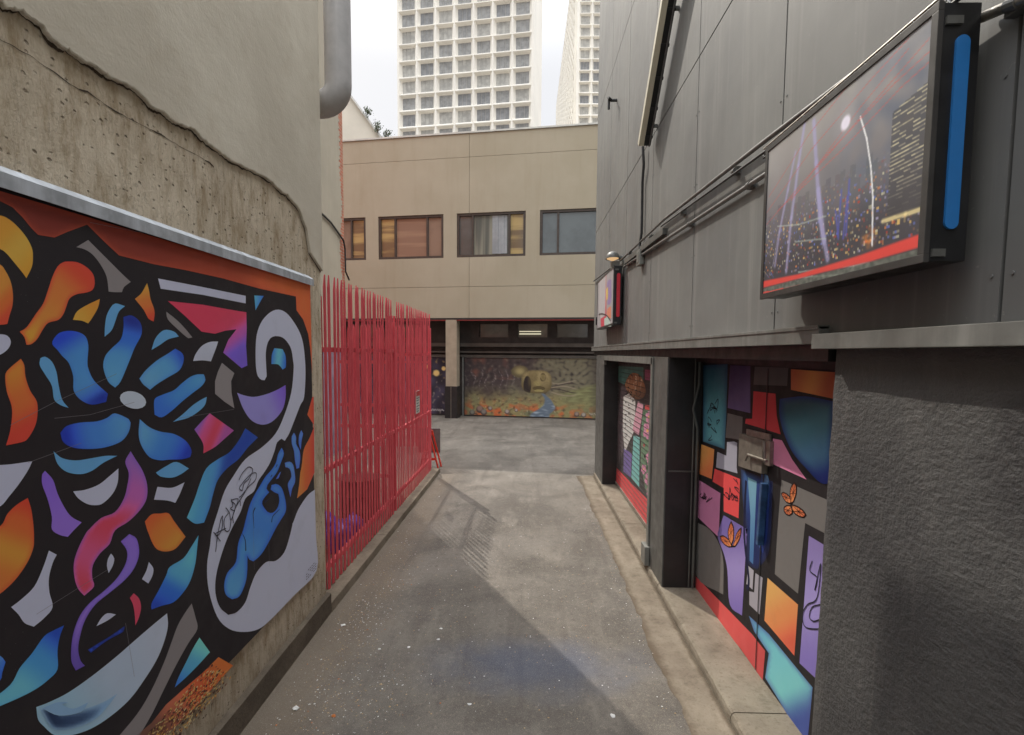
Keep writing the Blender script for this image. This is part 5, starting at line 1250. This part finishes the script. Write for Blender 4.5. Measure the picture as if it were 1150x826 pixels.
# small wall hook high up
q = onx(688,113,1.38)
hk = thing('wall_spigot', 'tiny dark spigot sticking out high on the far cladding', 'fitting', (1.42,q.y,q.z))
MB().tube([(1.45,q.y,q.z), (1.36,q.y,q.z), (1.30,q.y-.05,q.z+.02)], .025, 8).build('arm', M['cable'], hk); MB().tube([(1.32,q.y,q.z), (1.32,q.y,q.z-.14)], .02, 8).build('hook', M['cable'], hk)
# dome wall lamp
q = onx(688,291,1.30)
wl = thing('wall_lamp', 'dome wall lamp with a warm lit underside above the far sign', 'lamp', q)
bm = bmesh.new(); bmesh.ops.create_uvsphere(bm, u_segments=24, v_segments=12, radius=.125)
bmesh.ops.delete(bm, geom=[v for v in bm.verts if v.co.z < -.002], context='VERTS')
g = MB(); g.v = [(v.co.x*.85+q.x, v.co.y*1.15+q.y, v.co.z*.9+q.z) for v in bm.verts]
bm.verts.ensure_lookup_table(); g.f = [[v.index for v in f.verts] for f in bm.faces]; g.m = [0]*len(g.f); bm.free(); g.build('dome', M['pillar'], wl, smooth=True)
n = 24; g = MB().add([(q.x+.09*math.cos(i*6.2832/n), q.y+.125*math.sin(i*6.2832/n), q.z+.004) for i in range(n)]+[(q.x,q.y,q.z-.035)], [(i, (i+1) % n, n) for i in range(n)]); g.build('lens', emis('warm_lamp', (1,.62,.30), .75), wl)
MB().tube([(q.x+.1,q.y,q.z+.03), (1.45,q.y,q.z+.0)], .035, 10).build('arm', M['conduit'], wl)
bx((q.x-.02,q.y-.06,q.z-.16), (q.x+.1,q.y+.06,q.z-.04)).build('ballast', M['trim'], wl, bevel=.01)

# ================================================================== CAMERA, LIGHT, WORLD
cd = bpy.data.cameras.new('Camera'); cam = bpy.data.objects.new('Camera', cd); COL.objects.link(cam); S.camera = cam
cd.sensor_fit = 'HORIZONTAL'; cd.sensor_width = 36; cd.lens = F/1150*36; cd.shift_y = (PY-413)/1150; cd.shift_x = 0
cd.clip_start = .05; cd.clip_end = 2000
mw = Matrix((RT, UP, -fw)).transposed().to_4x4(); mw.translation = CAM; cam.matrix_world = mw

EL = math.atan(1.027); AZ = math.atan(.55)      # sun ahead of the camera and to the left
sd_ = Vector((-math.sin(AZ)*math.cos(EL), math.cos(AZ)*math.cos(EL), math.sin(EL)))
sl = bpy.data.lights.new('sun', 'SUN'); sl.energy = 3.4; sl.angle = R(.28); sl.color = (1, .93, .83)
so = bpy.data.objects.new('sun', sl); COL.objects.link(so); so.rotation_euler = (-sd_).to_track_quat('-Z', 'Y').to_euler(); so.location = (0,0,30)
w = bpy.data.worlds.new('World'); S.world = w; w.use_nodes = True; nt_ = w.node_tree; bg = nt_.nodes['Background']
sk = nt_.nodes.new('ShaderNodeTexSky'); sk.sky_type = 'NISHITA'; sk.sun_disc = False; sk.sun_elevation = EL; sk.sun_rotation = -AZ; sk.dust_density = 4; sk.air_density = 1.5
mx = nt_.nodes.new('ShaderNodeMix'); mx.data_type = 'RGBA'; mx.inputs[0].default_value = .86
nt_.links.new(sk.outputs[0], mx.inputs[6]); mx.inputs[7].default_value = (19.4, 19.7, 20.5, 1)      # thin white cloud over the blue
tc_ = nt_.nodes.new('ShaderNodeTexCoord'); sx_ = nt_.nodes.new('ShaderNodeSeparateXYZ'); mr_ = nt_.nodes.new('ShaderNodeMapRange'); vs_ = nt_.nodes.new('ShaderNodeVectorMath'); vs_.operation = 'SCALE'
nt_.links.new(tc_.outputs['Generated'], sx_.inputs[0]); nt_.links.new(sx_.outputs[2], mr_.inputs[0])
mr_.interpolation_type = 'SMOOTHSTEP'
for i_, v_ in enumerate((.45, 1, .38, 2.25)): mr_.inputs[i_+1].default_value = v_       # overcast sky dimmed low down, with the zenith raised to fill the alley
nt_.links.new(mx.outputs[2], vs_.inputs[0]); nt_.links.new(mr_.outputs[0], vs_.inputs[3]); nt_.links.new(vs_.outputs[0], bg.inputs['Color']); bg.inputs['Strength'].default_value = .14
S.view_settings.view_transform = 'Standard'; S.view_settings.look = 'None'; S.view_settings.gamma = 1; S.view_settings.exposure = -.1
S.view_settings.use_curve_mapping = False
S.render.engine = 'CYCLES'
S.cycles.max_bounces = 8; S.cycles.diffuse_bounces = 5
